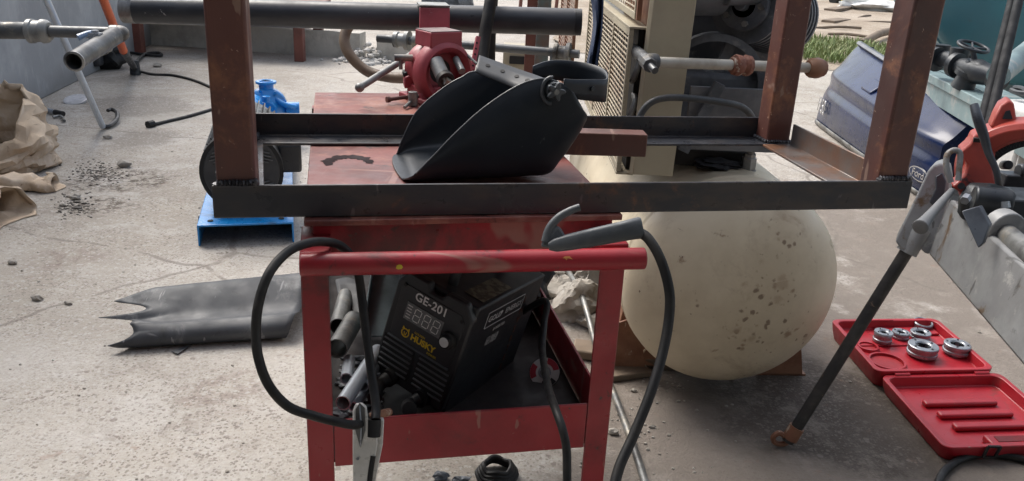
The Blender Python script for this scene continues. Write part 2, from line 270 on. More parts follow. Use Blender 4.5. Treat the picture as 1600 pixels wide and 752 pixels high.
# ------------------------------------------------------------------ mesh helpers
Z = V((0, 0, 1))
def basis(axis):
    a = V(axis).normalized(); t = V((0, 0, 1)) if abs(a.z) < .9 else V((1, 0, 0))
    x = t.cross(a).normalized(); return x, a.cross(x).normalized(), a
def spline(pts, k=8):
    p = [V(q) for q in pts]; out = []
    for i in range(len(p)-1):
        a, b_, c, d = p[max(i-1, 0)], p[i], p[i+1], p[min(i+2, len(p)-1)]
        for j in range(k):
            t = j/k
            out.append(.5*((2*b_)+(c-a)*t+(2*a-5*b_+4*c-d)*t*t+(3*b_-a-3*c+d)*t**3))
    out.append(p[-1]); return out
class MB:
    def __init__(s): s.bm = bmesh.new()
    def quads(s, rows, close_u=False, close_v=False):
        n = len(rows); m = len(rows[0])
        vs = [[s.bm.verts.new(p) for p in r] for r in rows]
        for i in range(n if close_u else n-1):
            for j in range(m if close_v else m-1):
                try: s.bm.faces.new((vs[i][j], vs[i][(j+1) % m], vs[(i+1) % n][(j+1) % m], vs[(i+1) % n][j]))
                except ValueError: pass
        return vs
    def obox(s, o, a, b, c):
        o, a, b, c = V(o), V(a), V(b), V(c)
        p = [s.bm.verts.new(o+a*i+b*j+c*k) for i in (0, 1) for j in (0, 1) for k in (0, 1)]
        for f in ((0, 1, 3, 2), (4, 6, 7, 5), (0, 4, 5, 1), (2, 3, 7, 6), (0, 2, 6, 4), (1, 5, 7, 3)): s.bm.faces.new([p[i] for i in f])
        return s
    def cbox(s, c, sz, ex=V((1, 0, 0)), ey=V((0, 1, 0)), ez=V((0, 0, 1))):
        a, b, d = V(ex)*sz[0], V(ey)*sz[1], V(ez)*sz[2]
        return s.obox(V(c)-(a+b+d)/2, a, b, d)
    def bar(s, p0, p1, wd, th, up=Z):
        p0, p1 = V(p0), V(p1); d = p1-p0; x = d.cross(up).normalized(); y = x.cross(d).normalized()
        return s.obox(p0-x*wd/2-y*th/2, x*wd, y*th, d)
    def cyl(s, p0, p1, r0, r1=None, n=24, hollow=0.):
        p0, p1 = V(p0), V(p1); r1 = r0 if r1 is None else r1
        L = (p1-p0).length
        prof = [(0, 0), (r0, 0), (r1, L), (0, L)] if not hollow else [(r0-hollow, 0), (r0, 0), (r1, L), (r1-hollow, L), (r0-hollow, 0)]
        return s.lathe(p0, p1-p0, prof, n)
    def lathe(s, o, axis, prof, n=32):
        x, y, a = basis(axis); o = V(o); rows = []
        for r, h in prof:
            if r <= 1e-9: rows.append([s.bm.verts.new(o+a*h)])
            else: rows.append([s.bm.verts.new(o+a*h+(x*cos(2*pi*i/n)+y*sin(2*pi*i/n))*r) for i in range(n)])
        for q in range(len(rows)-1):
            A, B = rows[q], rows[q+1]
            for i in range(n):
                j = (i+1) % n
                if len(A) == 1 and len(B) == 1: continue
                if len(A) == 1: s.bm.faces.new((A[0], B[i], B[j]))
                elif len(B) == 1: s.bm.faces.new((A[i], A[j], B[0]))
                else: s.bm.faces.new((A[i], A[j], B[j], B[i]))
        return s
    def tube(s, pts, r, n=10, k=8, caps=True):
        p = spline(pts, k) if k else [V(q) for q in pts]
        rows = []; x = None
        for i, q in enumerate(p):
            d = (p[min(i+1, len(p)-1)]-p[max(i-1, 0)]).normalized()
            if x is None: x, y, _ = basis(d)
            else: x = (x-d*x.dot(d)).normalized(); y = d.cross(x)
            rr = r(i/(len(p)-1)) if callable(r) else r
            rows.append([q+(x*cos(2*pi*t/n)+y*sin(2*pi*t/n))*rr for t in range(n)])
        vs = s.quads(rows, close_v=True)
        if caps: s.bm.faces.new(vs[0]); s.bm.faces.new(vs[-1])
        return s
    def prism(s, pts, vec):
        a = [s.bm.verts.new(V(p)) for p in pts]; b = [s.bm.verts.new(V(p)+V(vec)) for p in pts]; n = len(a)
        s.bm.faces.new(a); s.bm.faces.new(b[::-1])
        for i in range(n): s.bm.faces.new((a[i], b[i], b[(i+1) % n], a[(i+1) % n]))
        return s
    def ico(s, c, r, sub=2, sq=(1, 1, 1), amp=.25, sc=2., seed=0):
        t = bmesh.ops.create_icosphere(s.bm, subdivisions=sub, radius=1)
        for v in t['verts']:
            n = v.co.normalized(); f = 1+amp*NZ.noise(n*sc+V((seed*7.3, seed*1.7, 3.1)))*2
            v.co = V(c)+V((n.x*sq[0], n.y*sq[1], n.z*sq[2]))*r*f
        return s
    def rock(s, c, r, sq, seed):
        t = bmesh.ops.create_icosphere(s.bm, subdivisions=4, radius=1); o = V((seed*7.3, seed*1.7, 3.1))
        for v in t['verts']:
            n = v.co.normalized(); f = .8+.5*NZ.noise(n*1.3+o)+.22*NZ.noise(n*3.1+o)+.10*NZ.noise(n*7+o)+.05*NZ.noise(n*17+o)
            q = V((n.x*sq[0], n.y*sq[1], n.z*sq[2]))*f
            for k in range(4):                          # flat broken faces
                d = V((sin(seed*3+k*2.1), cos(seed*5+k*1.3), sin(seed+k*2.7)*.8)).normalized(); e = q.dot(d)-.55-.1*NZ.noise(q*5+o)
                if e > 0: q -= d*e*.92
            v.co = V(c)+q*r
        return s
    def build(s, name, m, parent=None, bevel=0., ang=38, solid=0., seg=2, base=None, flat=False):
        bmesh.ops.remove_doubles(s.bm, verts=s.bm.verts, dist=1e-6)
        bmesh.ops.recalc_face_normals(s.bm, faces=s.bm.faces)
        me = bpy.data.meshes.new(name)
        if parent is not None:
            rt = parent
            while rt.parent: rt = rt.parent
            off = rt.location.copy()
        else:
            if base is None:
                xs = [v.co for v in s.bm.verts]; mn = min(q.z for q in xs)
                base = V((sum(q.x for q in xs)/len(xs), sum(q.y for q in xs)/len(xs), mn))
            off = V(base)
        for v in s.bm.verts: v.co -= off
        s.bm.to_mesh(me); s.bm.free()
        me.materials.append(m if not isinstance(m, str) else M[m])
        if not flat:
            for p in me.polygons: p.use_smooth = True
            me.set_sharp_from_angle(angle=RAD(ang))
        o = bpy.data.objects.new(name, me); COL.objects.link(o)
        if parent is not None: o.parent = parent
        else: o.location = off
        if solid:
            q = o.modifiers.new('thick', 'SOLIDIFY'); q.thickness = solid; q.offset = 0
        if bevel:
            q = o.modifiers.new('bevel', 'BEVEL'); q.width = bevel; q.segments = seg; q.limit_method = 'ANGLE'; q.angle_limit = RAD(35); q.harden_normals = False
        return o
def tag(o, label, cat, group=None, kind=None):
    if label: o['label'] = label
    if cat: o['category'] = cat
    if group: o['group'] = group
    if kind: o['kind'] = kind
    return o
def thing(name, loc, label, cat, group=None):
    o = bpy.data.objects.new(name, None); COL.objects.link(o); o.location = V(loc); o.empty_display_size = .05
    return tag(o, label, cat, group)
def dup(root, loc, label, rotz=0):
    def cp(o, par):
        c = o.copy(); COL.objects.link(c)
        if par is not None: c.parent = par
        for ch in o.children: cp(ch, c)
        return c
    r = cp(root, None); r.location = V(loc); r.rotation_euler = (0, 0, rotz); r['label'] = label; return r
def struct(o): o['kind'] = 'structure'; return o
def text(body, size, o, ex, ey, m, parent, name='lettering', ext=.0004, bold=.0, align='LEFT', spc=1., lift=.0006):
    cu = bpy.data.curves.new(name, 'FONT'); cu.body = body; cu.size = size; cu.align_x = align; cu.align_y = 'CENTER'; cu.extrude = ext; cu.offset = bold; cu.space_character = spc
    t = bpy.data.objects.new(name+'_curve', cu); COL.objects.link(t); bpy.context.view_layer.update()
    me = bpy.data.meshes.new_from_object(t.evaluated_get(bpy.context.evaluated_depsgraph_get()))
    bpy.data.objects.remove(t)
    ex, ey = V(ex).normalized(), V(ey).normalized(); n = ex.cross(ey)
    b = MB(); b.bm.from_mesh(me)
    for v in b.bm.verts: v.co = V(o)+ex*v.co.x+ey*v.co.y+n*(v.co.z+lift)
    return b.build(name, m, parent, flat=True)

# ------------------------------------------------------------------ setting: ground, earth, wall, kerb
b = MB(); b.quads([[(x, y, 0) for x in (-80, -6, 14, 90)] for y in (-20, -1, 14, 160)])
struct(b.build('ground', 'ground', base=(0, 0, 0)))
b = MB()
rows = []
for j in range(40):
    y = 9.6+j*.32+ (0 if j < 30 else (j-29)*6)
    rows.append([(x + .5*NZ.noise(V((x*.3, y*.4, 0))), y+.5*NZ.noise(V((x*.8, y*.5, 4.))), .006+.05*max(0, min(1, j/4))*(NZ.noise(V((x*.9, y*.7, 1.5)))+.6)) for x in [0.6+i*.75 for i in range(50)]])
b.quads(rows); struct(b.build('bare_earth', 'dirt', base=(0, 0, 0)))

WA, WB = G(208, 84), G(75, 150)
wd = (WB-WA).normalized(); wn = V((wd.y, -wd.x, 0))
if wn.x > 0: wn = -wn
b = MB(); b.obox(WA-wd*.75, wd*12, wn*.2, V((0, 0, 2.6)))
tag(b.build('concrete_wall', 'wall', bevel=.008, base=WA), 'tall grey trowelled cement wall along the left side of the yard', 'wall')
K0, K1 = G(228, 69), G(655, 99); kd = (K1-K0).normalized(); kn = V((-kd.y, kd.x, 0))
t = thing('kerb_wall', K0, 'low broken concrete kerb wall closing the yard behind the black pipe', 'wall')
def wavy_wall(p0, p1, h, th, amp):
    b = MB(); n = 26; L = (p1-p0).length; d = (p1-p0)/L; rows = []
    for i in range(n+1):
        q = p0+d*L*i/n; e = amp*NZ.noise(q*2.3); e2 = amp*NZ.noise(q*3.1+V((5, 5, 5)))
        rows.append([q+V((0, 0, -.02)), q-kn*e*.5+V((0, 0, h*.5)), q+V((0, 0, h+e)), q+kn*th+V((0, 0, h+e2)), q+kn*th+V((0, 0, -.02))])
    vs = b.quads(rows); b.bm.faces.new(vs[0]); b.bm.faces.new(vs[-1]); return b
L = (K1-K0).length
wavy_wall(K0, K0+kd*L*.79, .25, .2, .03).build('wall_section', 'kerb', t)
wavy_wall(K0+kd*L*.85, K0+kd*(L+.35), .21, .2, .04).build('wall_section', 'kerb', t)
hp = D(446, 66, (G(446, 79)-CAM).dot(fv))
MB().cyl(hp-kn*.02, hp+kn*.05, .045, n=14).build('drain_hole', 'dark', t)
# broken white rubble in the gap of the kerb: nobody could count it
b = MB()
for i in range(150):
    u = random.gauss(.82, .05); p = K0+kd*L*u - kn*random.uniform(-.15, .22)*1. ; h = max(0, .16-abs(u-.82)*2.0)*random.random()
    if random.random() < .5: p = p-kn*random.random()*.25; h = 0
    b.ico(p+V((0, 0, h+.01)), random.uniform(.012, .04), 1, (1, 1, .7), .3, 2, i)
tag(b.build('rubble', mat('white_rubble', (.52, .50, .47), .9, bump=.4), ang=20), 'heap of white rubble crumbled in the gap of the kerb', 'rubble', kind='stuff')

# unseen corrugated roof added behind and above the camera to shade everything that faces it
b = MB(); rows = []
for j in range(2):
    rows.append([(-2.6+i*.05, -7+j*7.5, 2.95-.12*j+.018*sin(i*pi/2)) for i in range(200)])
b.quads(rows); struct(b.build('unseen_shade_roof', mat('galvanised_roof_sheet', (.30, .31, .32), .5, .3), base=(0, 0, 2.9), solid=.002))
b = MB(); b.obox((-2.6, -7.2, 0), (10, 0, 0), (0, .2, 0), (0, 0, 2.9)); struct(b.build('unseen_shade_wall', 'kerb', base=(0, -7, 0)))  # unseen back wall, added with the roof to cut light from behind

# ------------------------------------------------------------------ far yard, upper right
def grass(cx, cy, rx, ry, n, h):
    b = MB()
    for i in range(n):
        a = random.random()*2*pi; r = math.sqrt(random.random()); x = cx+rx*r*cos(a); y = cy+ry*r*sin(a)
        hh = h*random.uniform(.4, 1.2); d = V((random.uniform(-1, 1), random.uniform(-1, 1), 0)).normalized(); s = V((-d.y, d.x, 0))*random.uniform(.006, .012); ln = hh*random.uniform(.2, .7)
        p = V((x, y, .02)); q = [b.bm.verts.new(p-s), b.bm.verts.new(p+s), b.bm.verts.new(p+d*ln*.35+Z*hh*.6+s*.7), b.bm.verts.new(p+d*ln*.35+Z*hh*.6-s*.7), b.bm.verts.new(p+d*ln+Z*hh)]
        b.bm.faces.new((q[0], q[1], q[2], q[3])); b.bm.faces.new((q[3], q[2], q[4]))
    return b.bm
b = MB(); b.bm.free(); g0 = G(1305, 92)
b.bm = grass(g0.x+.2, g0.y+.6, 1.1, 1.3, 4200, .11)
tag(b.build('grass', 'grass', base=(g0.x, g0.y, 0), flat=True), 'green grass strip growing at the edge of the slab', 'grass', kind='stuff')

def wob(pts, r, name, m, label, cat, group=None, n=10, k=6):
    return tag(MB().tube(pts, r, n, k).build(name, m), label, cat, group)
p0, p1 = G(1345, 74), G(1398, 58)
wob([p0+Z*.05, (p0+p1)/2+Z*.12, p1+Z*.1], .055, 'wooden_branch', M['tapewood'], 'thick brown branch lying on the earth behind the blue tailgate', 'branch')
p0, p1 = G(1290, 42), G(1330, 38)
for i, (a, c_, lb) in enumerate((((1296, 20), (1322, 16), 'long grey board lying in the yard beside the striped barrier'), ((1293, 39), (1318, 36), 'short pale board on the earth nearer than the grey board'))):
    q0, q1 = G(*a), G(*c_); tag(MB().bar(q0+Z*.05, q1+Z*.05, .25, .06).build('board', 'tapewood', bevel=.01), lb, 'board')
for i, (px, py, ln, an, lb) in enumerate(((1308, 48, .9, .3, 'thin stick lying on the earth under the boards'), (1325, 60, .6, -.5, 'short stick nearest the grass strip'), (1378, 40, 1.1, .1, 'long thin lath on the earth left of the front post'), (1350, 30, .7, .9, 'slanted stick in the middle of the bare earth'))):
    q = G(px, py)+Z*.04; dv = V((cos(an), sin(an), .02))*ln; wob([q-dv/2, q+Z*.02, q+dv/2], .022, 'stick', M['tapewood'], lb, 'stick', 'sticks on the bare earth', 8, 3)
bp0, bp1 = G(1300, 7)+Z*.12, G(1356, 6)+Z*.12
t = thing('striped_barrier', G(1328, 7), 'yellow and black striped barrier bar lying far back in the yard', 'barrier')
for i in range(9):
    a = bp0.lerp(bp1, i/9); c_ = bp0.lerp(bp1, (i+1)/9); MB().cyl(a, c_, .11, n=14).build('stripe', 'yel' if i % 2 else 'dark', t)
q = G(1338, 16); tag(MB().ico(q+Z*.12, .3, 3, (1.4, .7, .45), .3, 1.6, 3).build('white_sack', 'sack'), 'white lumpy sack dumped beside the striped barrier', 'sack')
q = G(1392, 20); tag(MB().ico(q+Z*.08, .5, 3, (1.5, .8, .28), .35, 1.4, 8).build('tarpaulin', 'sack'), 'crumpled pale tarpaulin on the far earth beside the front post', 'tarpaulin')
p = [G(1345, 12)+Z*.05, G(1375, 11)+Z*.05, G(1400, 13)+Z*.05, G(1440, 9)+Z*.05]
wob(p, .06, 'yellow_hose', M['yel'], 'yellow hose stretched across the far yard', 'hose')

# ------------------------------------------------------------------ low trestle bench behind the black pipe
f0, f1 = G(215, 83), G(467, 97); fd = (f1-f0).normalized(); fn = V((-fd.y, fd.x, 0))
t = thing('steel_bench', f0, 'low rust brown steel bench standing by the kerb behind the black pipe', 'bench')
for q, dep in ((f0, 0), (f1, 0), (f0+fd*.12+fn*.75, 1), (f1+fd*.04+fn*.55, 1)):
    MB().obox(q-fd*.045, fd*.09, fn*.09, Z*.47).build('leg', 'rustpost', t, bevel=.006)
MB().obox(f0-fd*.1+Z*.472, (f1-f0)+fd*.2, fn*.9, Z*.05).build('bench_top', 'rustpost', t, bevel=.006)

# ------------------------------------------------------------------ galvanised pipe run, upper left
dd = 2.9
t = thing('pipe_run', D(120, 60, dd), 'dull galvanised pipe run with a tee and an open end at the left wall', 'pipe')
a0, a1, a2, a3 = D(-420, 44, dd), D(48, 48, dd), D(72, 48, dd), D(186, 52, dd)
MB().cyl(a0, a1, .029).build('pipe', 'gunpipe', t)
ax = (a3-a0).normalized(); cpl = D(60, 49, dd)
MB().lathe(cpl-ax*.036, ax, [(0, 0), (.032, 0), (.041, .006), (.041, .02), (.036, .024), (.036, .048), (.041, .052), (.039, .066), (.030, .076), (0, .076)]).build('coupling', 'galv', t)
MB().cyl(cpl+ax*.03, a3, .020).build('pipe', 'gunpipe', t)
e0, e1 = D(186, 52, dd), D(116, 96, dd-.32)
el = MB(); el.lathe(a3-ax*.03, ax, [(.022, 0), (.027, .004), (.027, .028), (.024, .03)], 24)
el.tube([a3-ax*.015, a3+ax*.006, a3+ax*.012+(e1-e0).normalized()*.02, e0+(e1-e0).normalized()*.045], .026, 16, 6); el.build('elbow', 'galv', t)
ed = (e1-e0).normalized()
MB().cyl(e0+ed*.03, e1, .030, n=28, hollow=.005).build('open_pipe', 'gunpipe', t)
MB().cyl(e1-ed*.06, e1-ed*.055, .0255, n=24).build('pipe_bore', 'dark', t)
MB().lathe(e1-ed*.004, ed, [(.0245, 0), (.031, 0), (.0315, .006), (.0285, .008), (.0245, .008), (.0245, 0)]).build('thread', 'thread', t)
vm = D(158, 70, dd-.12)
MB().lathe(vm-ed*.02, ed, [(0, 0), (.034, 0), (.035, .008), (.031, .014), (.031, .03), (.035, .034), (.034, .042), (0, .042)], 8).build('collar', 'galv', t)
vs_ = D(150, 62, dd-.14); ball = MB().cyl(vs_-Z*.03, vs_+Z*.03, .011, n=12); ball.cbox(vs_+Z*.012, (.035, .03, .02)); vb = ball.build('valve', 'zinc', t)
MB().tube([D(152, 52, dd-.14), D(140, 52, dd-.15), D(122, 59, dd-.17)], lambda u: .007+.004*u, 8).build('lever', mat('pale_blue_lever', (.25, .36, .55), .4), vb)
# rods leaning by the wall
rb = G(161, 203); rt_ = D(46, -60, 4.15)
t = thing('steel_rod', rb, 'long shiny steel rod with a hooked foot leaning past the galvanised pipe', 'rod')
MB().cyl(rb+Z*.02, rt_, .019, n=16).build('shaft', 'brightpipe', t)
hk = [rb+Z*.02, G(172, 201)+Z*.02, G(183, 194)+Z*.03, G(184, 187)+Z*.045, G(176, 184)+Z*.055, G(170, 186)+Z*.055]
MB().tube(hk, lambda u: .016-.004*u, 8).build('hook', 'blackleg', t)
ob, ot = D(193, 80, 6.4), D(146, -40, 5.55)
t = thing('orange_pole', G(212, 117), 'orange pole with a black tip standing on the slab by the wall', 'pole')
MB().tube([ot, ob.lerp(ot, .5), ob], .030, 16, 4).build('shaft', 'orange', t)
tip = G(212, 117)+Z*.05
MB().tube([ob, ob.lerp(tip, .6), tip], lambda u: .03-.006*u, 10, 4).build('neck', 'valve', t)
MB().cyl(tip+Z*.07, tip-Z*.045, .036, .045, n=14).build('foot', 'valve', t)
c1 = [G(214, 116)+Z*.03, G(238, 118)+Z*.01, G(272, 120)+Z*.01, G(310, 130)+Z*.01, G(345, 148)+Z*.01, G(352, 165)+Z*.01, G(335, 172)+Z*.01, G(295, 184)+Z*.01, G(262, 192)+Z*.01, G(237, 199)+Z*.015]
t = thing('floor_cable', G(237, 199), 'thin black cable snaking over the slab from the orange pole', 'cable')
MB().tube(c1, .011, 8).build('wire', 'rubber', t); MB().tube([G(240, 198)+Z*.02, G(231, 200)+Z*.02], .024, 8, 1).build('plug', 'rubber', t)
c2 = [G(172, 92)+Z*.05, G(182, 84)+Z*.03, G(205, 86)+Z*.02, G(235, 90)+Z*.02, G(252, 90)+Z*.02, G(248, 86)+Z*.02, G(228, 88)+Z*.02, G(216, 99)+Z*.03, G(212, 108)+Z*.05]
wob(c2, .014, 'looped_cable', M['rubber'], 'black cable looped on the slab between the orange pole and the wall', 'cable')
p = G(155, 110); t = thing('power_tool', p, 'dark battery tool lying at the foot of the cement wall', 'tool')
MB().ico(p+Z*.11+V((0, .12, 0)), .17, 3, (1.15, .9, .75), .18, 2, 2).build('housing', 'rubber', t)
MB().cbox(p+V((-.06, -.08, .1)), (.26, .1, .1)).build('battery', 'motor', t, bevel=.02)
MB().cbox(p+V((-.04, -.14, .13)), (.16, .012, .03)).build('latch', 'galv', t, bevel=.004)

# ------------------------------------------------------------------ litter on the left slab
p = G(119, 160); t = thing('plastic_lid', p, 'clear round plastic lid lying on the damp slab', 'lid')
MB().lathe(p+V((0, 0, .004)), (0, -.3, 1), [(0, 0), (.055, 0), (.075, .006), (.08, .02), (.072, .024), (.05, .02), (0, .018)], 28).build('lid', 'lid', t)
p0, p1 = G(70, 176), G(99, 183); t = thing('marker_pen', p0, 'silver and black marker pen lying by the paper sack', 'pen')
pm = p0.lerp(p1, .58)
MB().cyl(p0+Z*.02, pm+Z*.02, .016).build('barrel', 'zinc', t); MB().cyl(pm+Z*.02, p1+Z*.02, .018).build('cap', 'rubber', t)
wob([G(83, 186)+Z*.012, G(95, 185)+Z*.014, G(101, 192)+Z*.012], .009, 'bent_wire', M['galv'], 'short bent wire on the slab below the marker pen', 'wire')
for i, (px, py, r, lb) in enumerate(((58, 469, .017, 'pale chip of concrete alone on the bright slab'), (107, 476, .011, 'small grey stone right of the pale chip'), (19, 413, .014, 'grey stone at the left edge of the photo'), (168, 217, .022, 'little white stone below the hooked rod'), (195, 261, .03, 'white lump beside the dark spill'), (246, 105, .03, 'white crumb beside the looped cable'), (118, 312, .022, 'pale lump in the lower oily spill'))):
    p = G(px, py); tag(MB().ico(p+Z*r*.5, r, 2, (1.25, .8, .7), .3, 2, i+20).build('stone', 'rock', ang=25), lb, 'stone', 'loose stones on the slab')
b = MB()
for i in range(520):
    if i < 0: p = G(random.gauss(150, 26), random.gauss(275, 14)); r = random.uniform(.002, .0075)
    elif i < 0: p = G(random.gauss(118, 18), random.gauss(325, 12)); r = random.uniform(.002, .0065)
    elif i < 260: p = V((random.uniform(-2.6, -.4), random.uniform(1.5, 5.2), 0)); r = random.uniform(.0015, .005)
    elif i < 440: p = V((random.gauss(.40, .14), random.gauss(2.2, .30), 0)); r = random.uniform(.0015, .0055)*(1.7 if i % 17 == 0 else 1)
    else: p = V((random.uniform(.2, 2.), random.uniform(1.4, 3.6), 0)); r = random.uniform(.0015, .006)
    b.ico(p+Z*r*.4, r, 1, (1.2, .9, .7), .35, 2, i)
bd_ = MB()
for i in range(420):
    k = random.random()
    p = G(random.gauss(152, 22), random.gauss(272, 9)) if k < .6 else G(random.gauss(118, 16), random.gauss(322, 9))
    r = random.uniform(.0015, .0058)*(2.2 if random.random() < .06 else 1); bd_.ico(p+Z*r*.3, r, 1, (1.5, .9, .6), .4, 2, i)
tag(bd_.build('oily_swarf', mat('oily_dark_crumbs', (.045, .036, .03), .6, 0, (.22, .2, .17), sc=30, lo=.5, hi=.6), base=(0, 0, 0), ang=20), 'dark oily swarf scattered on the slab beside the paper sacks', 'swarf', kind='stuff')
tag(b.build('grit', 'rock', base=(0, 0, 0), ang=20), 'loose grit and crumbs scattered over the concrete slab', 'grit', kind='stuff')

# ------------------------------------------------------------------ paper sacks
def crumple(P, amp, sc, seed): return P+V((NZ.noise(P*sc+V((seed, 0, 0))), NZ.noise(P*sc+V((0, seed, 5))), NZ.noise(P*sc+V((9, 0, seed)))))*amp
def sack(name, base, dirn, length, wid, hgt, openness, seed, label, amp=.05):
    """an open sack lying on the slab: a flattened tube along dirn, mouth end raised and gaping, the other end pinched"""
    t = thing(name, base, label, 'sack', 'empty paper sacks by the wall')
    d = V(dirn).normalized(); s = V((-d.y, d.x, 0)); b = MB(); rows = []; n = 34; m = 44
    for i in range(n+1):
        u = i/n; hh = hgt*(.18+.82*u**.7*openness + .2*(1-openness)*sin(pi*u)); ww = wid*(1-.12*u)
        r = []
        for j in range(m):
            a = 2*pi*j/m; cx = cos(a); sy = sin(a)
            x = ww/2*math.copysign(abs(cx)**.75, cx); z = hh/2*(1+math.copysign(abs(sy)**.8, sy))
            P = base+d*(length*u+(.16*openness*(sy < 0)*u*0) - .10*hgt*sy*u)+s*x+Z*z
            P = crumple(P, amp, 5.5, seed); P = crumple(P, amp*.45, 14, seed+3)
            f = abs(NZ.noise(P*8+V((seed, 2, 2)))); P += (P-(base+d*length*u+Z*hh/2)).normalized()*amp*(.5-f)*.8
            P.z = max(P.z, .004); r.append(P)
        rows.append(r)
    vs = b.quads(rows, close_v=True); b.bm.faces.new(vs[0])
    o = b.build('paper', 'kraft', t, ang=26, solid=.003)
    rim = [rows[-1][j]+V((0, 0, .0)) for j in range(m)]
    bb = MB(); bb.quads([[q-d*.0 for q in rim], [q-d*.035+(q-(base+d*length+Z*hgt/2)).normalized()*.008 for q in rim]], close_v=True); bb.build('folded_rim', 'kraftin', t, ang=26, solid=.004)
    return t
def standing_sack(base, ex, wx, dy, label, seed):
    """a stout paper sack slumped upright: crumpled wall, rim high at the back right and low at the front left, mouth open"""
    t = thing('paper_sack', base, label, 'sack', 'empty paper sacks by the wall')
    ex = V(ex).normalized(); ey = V((-ex.y, ex.x, 0)); n, m = 11, 34; rows = []; rnd = random.Random(int(seed*10))
    def P(a, u):
        ca, sa = cos(a), sin(a); hh = .24+.07*ca+.17*sa+.012*sin(a*7+seed)+.012*sin(a*13)
        f = 1+.10*sin(pi*u)+.05*u*ca
        q = base+ex*wx*math.copysign(abs(ca)**.7, ca)*f+ey*dy*math.copysign(abs(sa)**.7, sa)*f+Z*hh*u-ex*.10*u*u
        fold = .6*abs(NZ.noise(q*5+V((seed, 0, 0))))+.7*abs(NZ.noise(q*13+V((0, seed, 0))))+.4*abs(NZ.noise(q*29))
        return q+V((rnd.uniform(-1, 1), rnd.uniform(-1, 1), rnd.uniform(-1, 1)*(u < .97)))*.011-(ex*ca+ey*sa)*.11*fold+V((NZ.noise(q*4), NZ.noise(q*4+V((3, 3, 3))), .4*NZ.noise(q*5)))*.03
    for i in range(n+1):
        r = [P(2*pi*j/m, i/n) for j in range(m)]
        for q in r: q.z = max(q.z, .004)
        rows.append(r)
    b = MB(); b.quads(rows, close_v=True); bmesh.ops.triangulate(b.bm, faces=b.bm.faces); bmesh.ops.subdivide_edges(b.bm, edges=b.bm.edges, cuts=3, smooth=.55); pp = b.build('paper', 'kraft', t, ang=40, solid=.003)
    cen = sum(rows[-1], V((0, 0, 0)))/m
    b = MB(); b.quads([[q+(q-cen).normalized()*.005 for q in rows[-1]], [q+(q-cen).normalized()*.012-Z*.045 for q in rows[-1]]], close_v=True); b.build('folded_rim', 'kraftin', t, ang=24, solid=.003)
    b = MB(); b.quads([[cen.lerp(rows[2][j], k/5)*1.0+Z*(.03*NZ.noise(V((j*.1, k, 1)))-(cen.z-.13)*(1-k/5)) for j in range(m)] for k in range(1, 6)], close_v=True); b.build('crushed_lining', 'kraftin', t, ang=24, solid=.003)
    return t
bs = G(-8, 262); t = standing_sack(bs, (1, .25, 0), .31, .22, 'big open kraft paper sack gaping by the cement wall', 2.)
t2 = sack('paper_sack', G(-30, 292), (1, .1, 0), .34, .17, .12, .4, 5., 'small crushed kraft sack with a black printed end under the gaping one', .05)
t3 = sack('paper_sack', G(-140, 350), (1, .02, 0), (G(16, 345)-G(-140, 350)).length, .46, .22, .5, 8., 'flattened kraft sack nearest the camera at the left edge', .06)

# ------------------------------------------------------------------ rolled grey sheet
R0, R1 = G(150, 552), G(440, 534); rd = (R1-R0).normalized(); rn_ = V((-rd.y, rd.x, 0)); RL = (R1-R0).length
t = thing('rolled_sheet', R0, 'dark grey sheet rolled up with spiky cut ends lying on the slab', 'sheet')
def rprof(v):                                        # cross-section (back distance, height): under the front roll, over it, hollow, rear arch
    P = [(.055, .004), (.01, .008), (-.008, .030), (.003, .055), (.034, .068), (.065, .062), (.105, .070), (.16, .098), (.215, .116), (.26, .10), (.285, .055), (.29, .006)]
    sp = spline([V((p[0], p[1], 0)) for p in P], 10); k = v*(len(sp)-1); i = min(int(k), len(sp)-2); q = sp[i].lerp(sp[i+1], k-i); return q.x, q.y
CUT = [(0., .10, .0), (.17, .035, .015), (.36, .10, .04), (.50, .0, .045), (.645, .03, .12), (.80, .165, .03), (1., .20, .02)]
def lcut(v):                                         # left cut: concave bites between sharp spikes
    for (a, ua, _), (c, uc, bite) in zip(CUT, CUT[1:]):
        if v <= c: t_ = (v-a)/(c-a); return ua+(uc-ua)*t_+bite*sin(pi*t_)
    return CUT[-1][1]
b = MB(); rows = []; m = 150
for j in range(m+1):
    v = j/m; by, hz = rprof(v); u0 = lcut(v); u1 = RL*1.0+.13*v
    rows.append([R0+rd*(u0+(u1-u0)*i/22)+rn_*by*(1+.15*i/22)+Z*(hz*(1+.15*i/22)+.0012*NZ.noise(V((i*.3, v*6, 1)))+.020*max(0, 1-i/4)*max(0, sin(pi*(v-.3)*3))) for i in range(23)])
b.quads(rows); b.build('roll', 'sheet', t, ang=50, solid=.0025)
tri = G(268, 552); tag(MB().prism([tri+Z*.004, G(300, 541)+Z*.004, G(278, 556)+Z*.004], Z*.003).build('sheet_scrap', 'sheet'), 'tiny triangular grey scrap by the rolled sheet', 'scrap')

